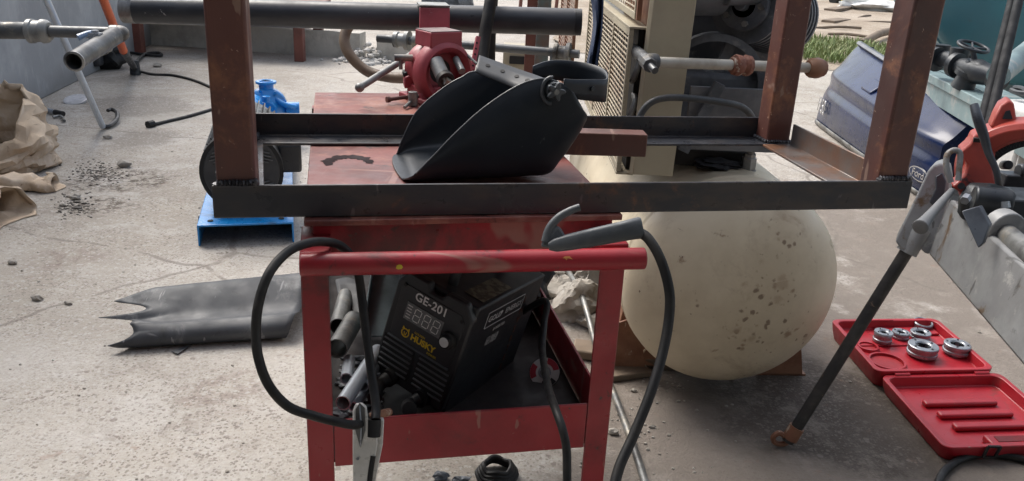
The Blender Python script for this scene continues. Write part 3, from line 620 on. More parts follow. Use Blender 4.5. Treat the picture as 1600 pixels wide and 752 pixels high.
# ------------------------------------------------------------------ blue pump set
P0, P1 = G(310, 385), G(460, 379); pd = (P1-P0).normalized(); pn = V((-pd.y, pd.x, 0)); PW = (P1-P0).length; PL = 2.25
t = thing('pump_set', P0, 'black electric motor and blue pump on a bright blue steel base', 'pump')
b = MB(); hb = .092
pr = lambda x, z: P0+pd*x+Z*z
b.prism([pr(0, 0), pr(.008, 0), pr(.008, hb-.009), pr(PW-.008, hb-.009), pr(PW-.008, 0), pr(PW, 0), pr(PW, hb), pr(0, hb)], pn*PL)
base_ = b.build('base_frame', 'blue', t, bevel=.003)
for x in (.05, PW-.05): MB().cyl(pr(x, hb+.0005)+pn*.05, pr(x, hb+.003)+pn*.05, .012, n=14).build('bolt_hole', 'dark', base_)
MB().cyl(pr(-.012, .05)+pn*.20, pr(0.0, .05)+pn*.20, .025, n=14).build('lifting_boss', 'galv', base_)
mr = .165; mc = P0+pd*(PW*.47)+Z*(hb+.015+mr)
mot = MB(); mot.cyl(mc+pn*.30, mc+pn*.92, mr*.93, n=40)
for k in range(36):
    a = 2*pi*k/36; dv = pd*cos(a)+Z*sin(a)
    mot.obox(mc+pn*.31+dv*mr*.92-dv.cross(pn)*.003, dv*.022, dv.cross(pn)*.006, pn*.58)
mo = mot.build('motor_body', 'motor', t)
MB().lathe(mc+pn*.16, pn, [(.0, .012), (mr*.45, .010), (mr*.75, .004), (mr*.93, 0), (mr*1.0, .008), (mr*1.02, .03), (mr*1.0, .15), (0, .15)], 48).build('fan_cover', 'motor', t)
VG = mat('vent_grey', (.10, .105, .11), .5)
for s_ in range(4):
    b = MB()
    a0_ = s_*pi/2-.8
    dr_ = pd*cos(a0_)+Z*sin(a0_); pr_ = pd*-sin(a0_)+Z*cos(a0_); c_ = mc+pn*.158
    for k in range(8):
        r_ = mr*(.20+.095*k)
        for sg in (-1, 1):
            L_ = min(r_*.62, mr*.92-r_) if r_ > mr*.55 else r_*.62
            if L_ > .012: b.bar(c_+dr_*r_+pr_*sg*.003, c_+dr_*(r_+L_*.55)+pr_*sg*L_, .0045, .006, pn)
    b.build('vent_slots', VG, t)
MB().lathe(mc+pn*.162, pn, [(mr*.93, 0), (mr*1.05, 0), (mr*1.05, .035), (mr*.93, .035), (mr*.93, 0)], 44).build('rim_band', 'rubber', t)
MB().cbox(mc+pd*(mr*1.22)+pn*.36+Z*.02, (.10, .15, .13), pd, pn).build('terminal_box', 'motor', t, bevel=.012)
MB().cbox(mc+pd*(mr*1.22)+pn*.36+Z*.10, (.11, .16, .02), pd, pn).build('box_lid', 'motor', t, bevel=.008)
for x in (-.09, .09): MB().obox(mc+pd*(x-.03)+pn*.34-Z*(mr+.012), pd*.06, pn*.5, Z*.05).build('motor_foot', 'motor', t, bevel=.004)
MB().cyl(mc+pn*.9, mc+pn*1.65, .05).build('coupling', 'blue', t)
pc = mc+pn*1.80; pc = pc+pd*.07; pc.z = .215; K = .70
b = MB(); b.lathe(pc-pn*(.14*K), pn, [(0*K, 0*K), (.07*K, 0*K), (.09*K, .03*K), (.15*K, .06*K), (.175*K, .09*K), (.175*K, .17*K), (.14*K, .21*K), (.08*K, .22*K), (.08*K, .30*K), (.12*K, .30*K), (.12*K, .325*K), (0*K, .325*K)], 36)
b.cyl(pc+pn*0-Z*(.17*K), pc+Z*(.0*K), .11, .09*K)
b.cyl(pc+Z*(.12*K), pc+Z*(.225*K), .062*K); b.cyl(pc+Z*(.205*K), pc+Z*(.228*K), .088*K, n=30)
pb_ = b.build('pump_casing', 'blue', t, bevel=.004)
for k in range(8):
    a = k*pi/4+.3; MB().cyl(pc-pn*(.085*K)+(pd*cos(a)+Z*sin(a))*.16*K, pc-pn*(.10*K)+(pd*cos(a)+Z*sin(a))*.16*K, .014*K, n=6).build('bolt', 'blue', pb_)
MB().lathe(pc+Z*(.226*K), Z, [(0*K, .002*K), (.04*K, .002*K), (.045*K, .008*K), (.06*K, .008*K), (.06*K, 0*K)], 24).build('flange_port', 'blue', pb_)
MB().tube([pc-pn*(.06*K)+pd*(.06*K)+Z*(.1*K), pc-pn*(.12*K)+pd*(.14*K)+Z*(.05*K), pc-pn*(.1*K)+pd*(.24*K)+Z*(.02*K)], .022*K, 10).build('drain_line', 'blue', pb_)
MB().cyl(pc+pd*(.16*K)+Z*(.0*K)-pn*(.05*K), pc+pd*(.27*K)+Z*0-pn*(.05*K), .055*K).build('side_port', 'blue', pb_)
b = MB(); b.cyl(pc-pn*(.2*K), pc-pn*(.13*K), .085*K); b.cyl(pc-pn*(.165*K)-Z*(.02*K)+Z*(.09*K), pc-pn*(.165*K)+Z*(.13*K), .035*K); b.build('bearing_housing', 'blue', t, bevel=.004)

# ------------------------------------------------------------------ red welding cart
CA = RAD(12.4); cx_ = V((cos(CA), sin(CA), 0)); cy_ = V((-sin(CA), cos(CA), 0)); C0 = V((-.310, 1.181, 0))
def C(u, v, z=0.): return C0+cx_*u+cy_*v+Z*z
TW, TD, ZT = .497, 1.02, .88
cart = thing('welding_cart', C(.25, .5, 0), 'worn red steel welding cart with a tube handle and a lower tray', 'cart')
MB().obox(C(0, 0, ZT-.010), cx_*TW, cy_*TD, Z*.010).build('table_top', 'redtop', cart, bevel=.002)
b = MB(); b.obox(C(.012, .012, ZT-.075), cx_*(TW-.024), cy_*.006, Z*.064)
b.obox(C(.012, .019, ZT-.075), cx_*(TW-.024), cy_*.03, Z*.005); b.build('front_apron', 'red', cart, bevel=.0015)
for uu in (.010, TW-.016): MB().obox(C(uu, .052, ZT-.06), cx_*.006, cy_*(TD-.10), Z*.049).build('side_apron', 'red', cart)
MB().obox(C(.02, TD-.02, ZT-.06), cx_*(TW-.04), cy_*.006, Z*.049).build('rear_apron', 'red', cart)
HL, HR = V((-.300, 1.112, .838)), V((.2035, 1.206, .838))
hd = (HR-HL).normalized()
handle = MB().cyl(HL, HR, .0168, n=32).build('handle', 'red', cart, bevel=.002)
# paint chips on the handle: bare primer with its own outline
def chip(px, py, pts, m, name):
    v = ray(px, py); # nearest point of the tube along that sight line
    P_ = D(px, py, (HL.lerp(HR, (px-470)/535)-CAM).dot(fv)-.014); q = P_-HL; c_ = HL+hd*q.dot(hd); rad = (P_-c_).normalized(); up = rad.cross(hd)*-1
    if up.z < 0: up = -up
    b = MB(); b.prism([c_+(rad*cos(y/17.)+up*sin(y/17.))*.0171+hd*x*.001 for x, y in pts], rad*.0002); return b.build(name, m, handle, flat=True)
chip(624, 416, [(-5, -2), (-2, -4), (3, -3.4), (5, -.5), (3, 3), (-1, 3.6), (-4, 2)], M['yel'], 'paint_chip')
chip(886, 404, [(-8, 0), (-4, 2.5), (3, 2.6), (8, -3), (4, -1.4), (0, -.4), (-2, -4), (-4, -1)], mat('primer_orange', (.55, .22, .06), .6), 'paint_chip')
fl = V((-.304, 1.128, 0)); frr = fl+cx_*.455
LG = .040
legs = [fl, frr, fl+cy_*.92, frr+cy_*.92]
for i, q in enumerate(legs):
    b = MB(); b.obox(q, cx_*LG, cy_*.005, Z*(.822 if i < 2 else ZT-.011))
    b.obox(q+cy_*.0055 + (cx_*(LG-.005) if i % 2 == 0 else V((0, 0, 0)))*0 + (cx_*(LG-.005) if i % 2 else V((0, 0, 0))), cx_*.005, cy_*.035, Z*(.822 if i < 2 else ZT-.011))
    b.build('leg', 'red', cart, bevel=.0012)
for uu, q in ((0, fl), (1, frr)):
    MB().obox(q+cx_*(.0 if uu == 0 else -.004)-cy_*.008+Z*.823, cx_*.044, cy_*.115, Z*.030).build('handle_arm', 'red', cart, bevel=.002)
zs0, zs1 = .482, .567
MB().obox(fl+cx_*(LG+.001)+Z*zs0, cx_*(.455-LG-.002), cy_*.005, Z*(zs1-zs0)).build('tray_front', 'red', cart, bevel=.0015)
for q in (fl+cx_*.006, frr+cx_*(LG-.012)): MB().obox(q+cy_*.042+Z*zs0, cx_*.005, cy_*.875, Z*(zs1-zs0)).build('tray_side', 'red', cart, bevel=.001)
MB().obox(fl+cx_*.045+cy_*.92+Z*zs0, cx_*(.405), cy_*.005, Z*(zs1-zs0)).build('tray_back', 'red', cart)
MB().obox(fl+cx_*.0125+cy_*.0065+Z*(zs0+.004), cx_*(.455+LG-.026), cy_*.912, Z*.005).build('tray_floor', mat('grimy_tray', (.026, .019, .018), .7, 0, (.018, .016, .016), sc=7), cart)
ZS = zs0+.0095
# burn mark on the table top: an arc with its own shape
bm_ = MB(); cm = G(545, 254, ZT+.0006); rows = []
for i in range(41):
    a = RAD(-10+i*215/40); wdt = .024*(.45+.4*NZ.noise(V((i*.35, 0, 2)))+.35*sin(pi*i/40)); r_ = .036
    e = (cx_*cos(a)*1.05+cy_*sin(a)*1.15)
    rows.append([cm+e*(r_-wdt*(.6+.3*NZ.noise(V((i*.5, 3, 1))))), cm+e*(r_+wdt*(.6+.3*NZ.noise(V((i*.5, 7, 4)))))])
bm_.quads(rows); bm_.build('burn_mark', mat('burnt_stain', (.016, .005, .007), .75, spec=.15), cart)

# ------------------------------------------------------------------ steel table frame lying on the cart
FA = RAD(11.6); fx = V((cos(FA), sin(FA), 0)); fy = V((-sin(FA), cos(FA), 0)); F0 = V((-.439, 1.168, ZT+.001))
def FR(u, v, z=0.): return F0+fx*u+fy*v+Z*z
FW, FD, AH, AW, AT = 1.140, .508, .050, .070, .0055
frame = thing('steel_table_frame', FR(FW/2, FD/2), 'upturned welded angle iron table frame with four rusty square posts', 'frame')
def L_angle(o, d, inn, length):                       # vertical flange outside, horizontal flange at the bottom pointing inwards
    p = lambda a, z: o+inn*a+Z*z
    b = MB(); b.prism([p(0, 0), p(AW, 0), p(AW, AT), p(AT, AT), p(AT, AH), p(0, AH)], d*length); return b
L_angle(FR(0, 0), fx, fy, FW).build('angle_iron', 'scale', frame, bevel=.0015)
L_angle(FR(-.045, FD), fx, -fy, FW+.065).build('angle_iron', 'scale', frame, bevel=.0015)
L_angle(FR(FW+.002, AW+.001), (fy+fx*.036).normalized(), -fx, FD-2*AW-.002).build('angle_iron', 'scalerust', frame, bevel=.0015)
L_angle(FR(-.004, AW+.001), (fy-fx*.09).normalized(), fx, FD-2*AW-.002).build('angle_iron', 'scale', frame, bevel=.0015)
b = MB()
S = .055
for u, v in ((AT+.001, AT+.001), (FW-AT-S-.001, AT+.001), (FW+.020-AT-S-.001, FD-AT-S-.001), (AT+.001-.045, FD-AT-S-.001)):
    o = FR(u, v, AT+.0005); pst = MB()
    rows = [[o+fx*a+fy*c_+Z*h for a, c_ in ((0, 0), (S, 0), (S, S), (0, S))] for h in (0, .025, .05, .78)]
    pst.quads(rows, close_v=True); q = pst.bm.verts; pst.bm.verts.ensure_lookup_table()
    po = pst.build('post', 'rust', frame, bevel=.0045, seg=3)
    hz_ = AH-AT if v < .2 else 0.
    loop = []
    for (A, B_) in (((0, 0), (1, 0)), ((1, 0), (1, 1)), ((1, 1), (0, 1)), ((0, 1), (0, 0))):
        for i in range(9):
            q = o+fx*S*(A[0]+(B_[0]-A[0])*i/9)+fy*S*(A[1]+(B_[1]-A[1])*i/9)
            yy = A[1]+(B_[1]-A[1])*i/9; q += Z*(hz_*max(0, 1-yy*8)+.002)-fy*(.002 if yy < .05 and v < .2 else 0)
            loop.append(q+V((NZ.noise(q*40), NZ.noise(q*40+V((9, 0, 0))), NZ.noise(q*40+V((0, 9, 0)))))*.0018)
    loop.append(loop[0]); wl = MB(); wl.tube(loop, lambda x: .0046+.0014*sin(x*260), 8, 4)
    wl.build('weld_bead', 'weld', po)

# rusty square tube offcut lying behind the helmet
T0, T1 = G(1009, 246, ZT+.001), G(905, 243, ZT+.001); td = (T0-T1).normalized(); tn = V((-td.y, td.x, 0))
t = thing('square_tube', T0, 'short rusty square tube offcut poking out behind the welding helmet', 'tube')
T1 = T0-td*.30; S = .046
b = MB(); b.quads([[q+tn*a+Z*c_ for a, c_ in ((0, 0), (S, 0), (S, S), (0, S))] for q in (T1, T0)] , close_v=True)
b.quads([[q+tn*a+Z*c_ for a, c_ in ((.004, .004), (S-.004, .004), (S-.004, S-.004), (.004, S-.004))] for q in (T1, T0)], close_v=True)
vs = b.bm.verts; b.bm.verts.ensure_lookup_table(); vl = list(b.bm.verts)
for e0_, e1_ in ((0, 8), (4, 12)):
    for k in range(4): b.bm.faces.new((vl[e0_+k], vl[e0_+(k+1) % 4], vl[e1_+(k+1) % 4], vl[e1_+k]))
b.build('tube_wall', 'rust', t, bevel=.002)

# ------------------------------------------------------------------ welding helmet
hb0 = G(770, 291, ZT+.001)                            # near side touches the table here
HD = (hb0-CAM).dot(fv)
he = fx                                               # picture-right along the frame
hn = V((-he.y, he.x, 0))
def H2(zx, zy):                                       # crop coordinates of the helmet -> plane through its near side
    px, py = 600+zx/3.42, 80+zy/3.42
    v = ray(px, py); tt = (hb0-CAM).dot(hn)/v.dot(hn); return CAM+v*tt
HWD = .205
helm = thing('welding_helmet', hb0+hn*.1, 'black welding helmet lying on its side on the cart top', 'helmet')
Nn = [(172, 655), (205, 620), (270, 555), (350, 470), (425, 398), (500, 330), (600, 255), (700, 193), (780, 160), (850, 148), (915, 160), (975, 188)]
Fn = [(128, 700), (160, 712), (230, 714), (420, 714), (640, 712), (800, 708), (925, 700), (985, 630), (1035, 560), (1127, 400), (1100, 345), (1030, 240)]
def H3(zx, zy, dist):                                 # same, on the plane 'dist' behind the near side
    px, py = 600+zx/3.42, 80+zy/3.42
    v = ray(px, py); tt = (hb0+hn*dist-CAM).dot(hn)/v.dot(hn); return CAM+v*tt
Rn = [(70, 628), (70, 560), (92, 488), (122, 420), (160, 345), (215, 280), (285, 222), (355, 172), (420, 138), (482, 108), (600, 118), (760, 130)]
Nc = spline([H2(*p) for p in Nn], 6); Fc = spline([H2(*p) for p in Fn], 6); Rc = spline([H3(*p, HWD) for p in Rn], 6)
# the chin end curls round into a lip that sticks out to the left
b = MB(); rows = []; mm = 56; ns = len(Nc)
for i in range(ns):
    s_ = i/(ns-1); Np, Fp, Rp = Nc[i], Fc[i], Rc[i]; r = []
    off = Rp-Np-hn*(Rp-Np).dot(hn)
    lip = max(0, 1-s_*6)
    for j in range(mm+1):
        th = pi*j/mm; e2 = 2/(5.5-3.4*lip)
        cc2 = math.copysign(abs(cos(th))**e2, cos(th)); dd2 = abs(sin(th))**e2; w_ = (1-cc2)/2
        P_ = Np+off*w_*(1-.0*dd2)+(Fp-Np)*dd2*(1-.25*w_) + hn*(HWD*w_) - he*(.008*lip*sin(th)) - off*w_*dd2*.7*(1-lip)
        if P_.z < ZT+.003: P_.z = ZT+.003
        r.append(P_)
    rows.append(r)
b.quads(rows); sh = b.build('shell', 'shield', helm, ang=50, solid=.0028)
# bright rim bead along both edges
for side in (0, -1): MB().tube([r[side] for r in rows[::4]], .0016, 8, 3).build('rim_bead', 'grip', sh)
# star knob on the near pivot, threaded button on the far one
kc = H2(905, 205)-hn*.006
kb = MB(); kb.cyl(kc+hn*.006, kc-hn*.008, .0135, n=28); kb.build('knob_washer', 'grip', sh)
pts = []
for i in range(40):
    a = 2*pi*i/40; r_ = .0125+.0045*cos(5*a); pts.append(kc-hn*.008+(he*cos(a)+Z*sin(a))*r_)
kn2 = MB().prism(pts, -hn*.010).build('star_knob', 'grip', helm, bevel=.0015)
MB().cyl(kc-hn*.018, kc-hn*.0195, .0045, n=16).build('screw', 'galv', kn2)
lk = H2(872, 208)-hn*.004; arc_ = [lk+(he*cos(RAD(a))*.016+Z*sin(RAD(a))*.022)+he*.006 for a in range(85, 285, 12)]
MB().tube(arc_, .0032, 8, 3).build('stop_arc', 'grip', sh)
# headgear: crown strap with adjusting holes, and the back band with its ratchet lug
s0, s1 = H2(505, 30), H2(840, 150)
def strap(pts, wv, th, name, m='shield', par=helm):
    b = MB(); sp = spline(pts, 6); b.quads([[q+V(wv)*k for k in (-.5, -.17, .17, .5)] for q in sp]); return b.build(name, m, par, solid=th, ang=60)
up_ = (V((0, 0, 1))*.026)
far = hn*.105
def H3(zx, zy, dist):                                 # same, on the plane 'dist' behind the near side
    px, py = 600+zx/3.42, 80+zy/3.42
    v = ray(px, py); tt = (hb0+hn*dist-CAM).dot(hn)/v.dot(hn); return CAM+v*tt
cs = [H3(500, 70, .15), H3(570, 92, .14), H3(640, 112, .125), H3(740, 145, .10), H3(800, 165, .08)]
su = spline([H3(508, 24, .165), H3(600, 56, .15), H3(700, 92, .13), H3(800, 126, .105), H3(862, 150, .08)], 6); sl_ = spline([H3(488, 112, .12), H3(570, 146, .105), H3(650, 178, .09), H3(720, 204, .07), H3(790, 215, .05)], 6)
b = MB(); b.quads([[p.lerp(q, k/3) for k in range(4)] for p, q in zip(su, sl_)]); st = b.build('crown_strap', mat('strap_plastic', (.035, .039, .044), .45), helm, solid=.0024, ang=60)
sd_ = (cs[-1]-cs[0]).normalized()
for k in (4, 9, 14, 18):
    q = su[k].lerp(sl_[k], .42); nn_ = (su[k+1]-su[k]).cross(sl_[k]-su[k]).normalized(); nn_ = nn_ if nn_.y < 0 else -nn_
    MB().cyl(q-nn_*.001, q+nn_*.0022, .0042, n=14).build('strap_hole', 'dark', st)
bk = [H3(795, 118, .15), H3(860, 100, .165), H3(930, 98, .17), H3(1040, 112, .16), H3(1130, 135, .13), H3(1180, 165, .09), H3(1185, 205, .05), H3(1120, 205, .03), H3(1020, 200, .015), H3(960, 190, .008)]
b = MB(); sp = spline(bk, 8); rows = []
for i, q in enumerate(sp):
    u = i/(len(sp)-1); wv = .020+.010*sin(pi*u)
    rows.append([q+Z*wv*1.1*k for k in (-.7, -.25, .2, .6)])
b.quads(rows); bd = b.build('back_band', 'shield', helm, solid=.0028, ang=60)
q = H3(1165, 190, .06); MB().lathe(q-he*.012, he, [(0, 0), (.010, 0), (.012, .004), (.012, .012), (.009, .016), (0, .016)], 20).build('ratchet_knob', 'plastic', helm)
q = H3(1115, 200, .028); MB().cyl(q-hn*.006, q+hn*.004, .004, n=12).build('rivet', 'grip', bd)

# ------------------------------------------------------------------ red pipe vise on the rear of the cart, and the black pipe it holds
def vx(zx, zy): return 520+zx/4.177, zy/4.177
vd = 2.10
vise = thing('pipe_vise', G(690, 160, ZT), 'faded red cast pipe vise with grey jaws bolted to the cart top', 'vise')
rc = D(699, 115, vd); vax = V((-sin(RAD(36)), cos(RAD(36)), 0.0)); vr_ = V((cos(RAD(36)), sin(RAD(36)), 0))
rh = rc.z-ZT
MB().lathe(rc, vax, [(.049, .035), (.049, .008), (.054, 0), (.064, -.006), (.074, 0), (.079, .012), (.079, .035), (.066, .045), (.064, .075), (.066, .08), (.066, .10), (.03, .105), (.03, .035), (.049, .035)], 48).build('body', 'redvise', vise)
MB().cyl(rc+vax*.036, rc+vax*.04, .0485, n=32).build('bore', 'dark', vise)
for bx in (.06,):
    b = MB(); b.obox(rc-vr_*.062+vax*.012-Z*(rh-.0005), vr_*.124, vax*.085, Z*(rh-.035)); b.build('pedestal', 'redvise', vise, bevel=.004)
MB().obox(rc-vr_*.07-vax*.015-Z*(rh-.0008), vr_*.16, vax*.14, Z*.014).build('base_plate', 'redvise', vise, bevel=.003)
b = MB(); b.obox(rc-vr_*.046+vax*.004+Z*.062, vr_*.090, vax*.080, Z*.038); b.build('lower_block', 'redvise', vise, bevel=.003)
MB().obox(rc-vr_*.044+vax*.006+Z*.1005, vr_*.086, vax*.078, Z*.0012).build('worn_top', mat('worn_grey_face', (.23, .17, .16), .5, 0, (.12, .08, .08)), vise)
kb0 = D(655, 47, 2.235)
b = MB(); tl, tr, bl = D(656, 12, 2.2), D(703, 13, 2.2), D(656, 46, 2.2)
b.obox(bl-Z*.01, tr-tl, fy*.016, (tl-bl)+Z*.01); b.build('upper_block', 'redvise', vise, bevel=.002)
MB().obox(tl+Z*.0005, tr-tl, fy*.10, Z*.006).build('block_cap', 'galv', vise, bevel=.001)
for s_, (p0_, p1_) in enumerate(((D(681, 96, 2.07), D(694, 124, 2.045)), (D(712, 92, 2.10), D(722, 112, 2.07)))):
    MB().cyl(p0_, p1_, .018 if s_ == 0 else .009, n=24).build('jaw', 'galv', vise, bevel=.001)
so_ = D(694, 122, 2.05); sa = (D(701, 131, 2.02)-so_).normalized()
MB().lathe(so_, sa, [(0, 0), (.021, 0), (.022, .012), (.021, .022), (.013, .022), (.013, .012), (0, .012)], 28).build('socket', 'rubber', vise)
MB().ico(so_+sa*.018, .011, 2, (1, 1, 1), .4, 4, 1).build('swarf', 'galv', vise)
hs0, hs1 = D(645, 84, 2.19), D(562, 137, 2.02)
hb_ = MB().tube([hs0, hs0.lerp(hs1, .5), hs1], .0085, 14, 3).build('lever_bar', 'galv', vise)
MB().ico(hs1, .0115, 3, (1, 1, 1), 0).build('ball_end', 'galv', hb_)
pv = D(630, 91, 2.10); b = MB(); b.cyl(pv-V((.022, 0, 0)), pv+V((.022, .01, 0)), .0085, n=18); b.cyl(pv-Z*.028-V((.006, 0, 0)), pv-V((.006, 0, 0)), .005, n=12); b.build('pivot_pin', 'galv', vise)
for k, (a, c_, h_) in enumerate((((630, 118), (660, 113), .013), ((632, 136), (660, 126), .03))):
    q0, q1 = D(*a, 2.13), D(*c_, 2.15); MB().obox(q0-Z*.006, q1-q0, fy*.05, Z*h_).build('clamp_lug', 'redvise' if k else 'valve', vise, bevel=.004)
tp = G(645, 166, ZT); b = MB(); b.cyl(tp+Z*.001, tp+Z*.036, .0115, n=22); sc_ = b.build('clamp_screw', 'galv', vise, bevel=.0015)
MB().cyl(D(606, 156, 2.08), D(656, 149, 2.13), .0048, n=14).build('tommy_bar', 'rust', sc_)
MB().cyl(D(604, 156, 2.08), D(609, 155.5, 2.085), .0075, n=14).build('bar_knob', 'rust', sc_)
b = MB(); r0_, r1_ = D(738, 110, 2.16), D(747, 58, 2.18); b.bar(r0_, r1_, .012, .012, fy); ro_ = b.build('slotted_bar', 'redvise', vise, bevel=.001)
for k in range(5):
    q = r0_.lerp(r1_, .15+.17*k)-V((0, .0065, 0)); MB().cyl(q, q-V((0, .002, 0)), .0028, n=10).build('slot', 'dark', ro_)
MB().tube([D(718, 70, 2.12), D(728, 84, 2.12), D(745, 100, 2.1)], .0035, 8).build('guide_wire', 'galv', vise)
MB().tube([G(655, 160, ZT)+Z*.02, G(632, 172, ZT)+Z*.006], .004, 8, 1).build('retaining_bolt', 'galv', vise)

pe0, pe1 = D(192, 15, 2.30), D(908, 35, 2.325)
pdr = (pe1-pe0).normalized()
pipe = thing('long_black_pipe', pe0.lerp(pe1, .5), 'long black steel pipe with threaded ends held level behind the vise', 'pipe')
MB().cyl(pe0+pdr*.035, pe1-pdr*.02, .0365, n=36).build('barrel', 'pipe', pipe)
def thr(p, d, n, r, pit):
    prof = [(r-.006, 0)]
    for k in range(n): prof += [(r-.001, k*pit), (r+.0006, k*pit+pit*.5)]
    prof += [(r, n*pit), (r-.006, n*pit), (r-.006, 0)]
    return MB().lathe(p, d, prof, 36)
thr(pe0, pdr, 10, .0360, .0035).build('thread', 'thread', pipe, ang=10)
thr(pe1, -pdr, 7, .0360, .003).build('thread', 'pipe', pipe, ang=10)
MB().cyl(pe1-pdr*.03, pe1-pdr*.028, .031, n=24).build('pipe_bore', 'dark', pipe)

# hoses around the vise
hl = [D(640, 122, 2.36), D(610, 121, 2.40), D(575, 112, 2.42), D(548, 88, 2.43), D(538, 62, 2.44), D(548, 38, 2.45), D(575, 26, 2.46), D(620, 24, 2.46), D(672, 40, 2.42), D(676, 70, 2.33)]
wob(hl, .0155, 'brown_hose', M['hose'], 'brown rubber hose looping out behind the red vise', 'hose', n=14)
hs_ = [D(757, 112, 2.20), D(754, 90, 2.215), D(757, 60, 2.225), D(763, 25, 2.225), D(768, -8, 2.24), D(771, -28, 2.30), D(771, -20, 2.39), D(768, 20, 2.44), D(766, 60, 2.45), D(765, 100, 2.45)]
wob(hs_, .0165, 'rubber_strap', M['rubber'], 'glossy black rubber hose hung over the black pipe right of the vise', 'hose', n=14)
MB_ = MB()
rg = [[None]*7 for _ in range(22)]
for i in range(22):
    v = i/21
    for j in range(7):
        u = j/6
        xl = 915+8*sin(v*4)+ (10*v if v < .5 else 5-0*v); xr = 944-6*v-10*max(0, v-.55)
        px = xl+(xr-xl)*u; py = -35+v*152-8*u*v; rg[i][j] = D(px, py, 2.20+.03*sin(u*9+v*3)+.015*NZ.noise(V((u*4, v*6, 2))))
MB_.quads(rg); tag(MB_.build('rag', 'cloth', solid=.003, ang=60), 'dark blue rag hanging at the right end of the black pipe', 'rag')

# ------------------------------------------------------------------ background plumbing between vise and compressor
q0 = G(836, 128); dq = 3.6
t = thing('pipe_post', V((D(836, 90, 3.6).x, D(836, 90, 3.6).y, 0)), 'grey green steel post with a rusty flange behind the vise', 'post')
bb_ = V((D(836, 90, dq).x, D(836, 90, dq).y, 0))
MB().obox(bb_+V((.0, -.03, 0)), V((.055, 0, 0)), V((0, .06, 0)), Z*1.25).build('web', 'greenpost', t, bevel=.003)
MB().obox(bb_+V((-.045, -.025, 0)), V((.044, 0, 0)), V((0, .05, 0)), Z*1.25).build('flange', 'rustpost', t, bevel=.003)
dq2 = 3.35
t = thing('galvanised_pipe', D(800, 78, dq2), 'horizontal galvanised pipe with a flanged coupling crossing in front of the grey green post', 'pipe')
y0_, y1_ = D(590, 60, dq2+.2), D(905, 85, dq2); MB().cyl(y0_, y1_, .017, n=16).build('pipe', 'gunpipe', t); ya = (y1_-y0_).normalized()
for (px, py) in ((600, 60), (635, 62), (876, 83)):
    q = y0_+ya*((D(px, py, dq2)-y0_).dot(ya)); MB().lathe(q-ya*.03, ya, [(0, 0), (.034, 0), (.034, .015), (.028, .02), (.028, .045), (.042, .05), (.042, .065), (0, .065)], 14).build('coupling', 'galv', t)
MB().cyl(V((y0_.x+.22, y0_.y, 0)), V((y0_.x+.22, y0_.y, y0_.z)), .017, n=14).build('riser', 'galv', t)
MB().cyl(V((y1_.x-.1, y1_.y, 0)), y1_-ya*.1, .018, n=14).build('riser', 'galv', t)
q = D(808, 95, 3.9); t = thing('meter_box', V((q.x, q.y, 0)), 'small cream meter box on a stand right of the vise', 'box')
MB().cbox(q, (.13, .1, .15)).build('case', 'beige', t, bevel=.006); MB().cbox(q+V((.0, -.053, .01)), (.07, .008, .035)).build('window', 'dark', t); MB().obox(V((q.x-.03, q.y-.03, 0)), V((.06, 0, 0)), V((0, .06, 0)), Z*(q.z-.077)).build('stand', 'greenpost', t)
# machine frame far behind, seen over the black pipe
for i, (px, lb) in enumerate(((812, 'thin brown stake standing in the far earth over the pipe'), (868, 'second thin brown stake nearer the compressor'))):
    q = G(px, 22); tag(MB().cyl(q, q+Z*1.1+V((.05, 0, 0)), .03, n=8).build('stake', 'rustpost'), lb, 'stake', 'stakes in the far earth')
q = G(690, 18); t = thing('scrap_machine', q, 'dark scrap machine lying behind the vise block', 'machine')
MB().cbox(q+Z*.22, (.62, .4, .36)).build('body', 'engine', t, bevel=.03); MB().cyl(q+V((.30, -.3, .2)), q+V((.5, -.3, .26)), .13).build('drum', 'engine', t); MB().cyl(q+V((-.45, -.2, .42)), q+V((.5, -.2, .46)), .03).build('rail', 'galv', t)

# ------------------------------------------------------------------ air compressor
TR, TZ = .312, .372
td_ = V((-.07, 1, 0)).normalized(); ts = V((td_.y, -td_.x, 0))
tc = G(1138, 440, TZ); tc = V((tc.x, tc.y, TZ))
comp = thing('air_compressor', V((tc.x, tc.y+.5, 0)), 'big air compressor with a stained cream tank and beige guards', 'compressor')
prof = []
for i in range(15):
    a = pi/2*i/14; prof.append((TR*sin(a), -.165*cos(a)))
prof += [(TR, .012), (TR+.002, .014), (TR+.002, .03), (TR, .032), (TR, 1.30)]
for i in range(1, 15):
    a = pi/2*i/14; prof.append((TR*cos(a), 1.30+.165*sin(a)))
tank = MB().lathe(tc, td_, prof, 72).build('tank', 'cream', comp, ang=60)
for sgn, dy in ((-1, .12), (1, .12), (-1, 1.1), (1, 1.1)):
    o = tc+td_*dy+ts*sgn*.20; b = MB()
    b.prism([V((o.x, o.y, 0))+ts*sgn*-.02, V((o.x, o.y, 0))+ts*sgn*.13, V((o.x, o.y, .17))+ts*sgn*.095, V((o.x, o.y, .20))+ts*sgn*.02], td_*.006)
    b.obox(V((o.x, o.y, 0))+ts*(.0 if sgn > 0 else -.14), ts*.14, td_*.12, Z*.006); b.build('foot', 'brown', comp)
fq = [(956, 546), (987, 571), (1044, 573), (1046, 520), (980, 462)]
b = MB(); b.prism([D(x, y, 2.70) for x, y in fq], td_*.10); b.build('foot_gusset', 'brown', comp, bevel=.002)
MB().bar(D(987, 571, 2.695), D(1037, 514, 2.695), .004, .006, td_).build('gusset_highlight', 'cream', comp)  # pale bar added as the highlight along the gusset edge
# saddle deck on the tank
zd = TZ+TR
PF = V((.317, 2.19, .70))
MB().obox(V((.33, 2.42, zd-.012)), V((.37, 0, 0)), V((-.04, .62, 0)), Z*.05).build('deck', 'dark', comp, bevel=.004)
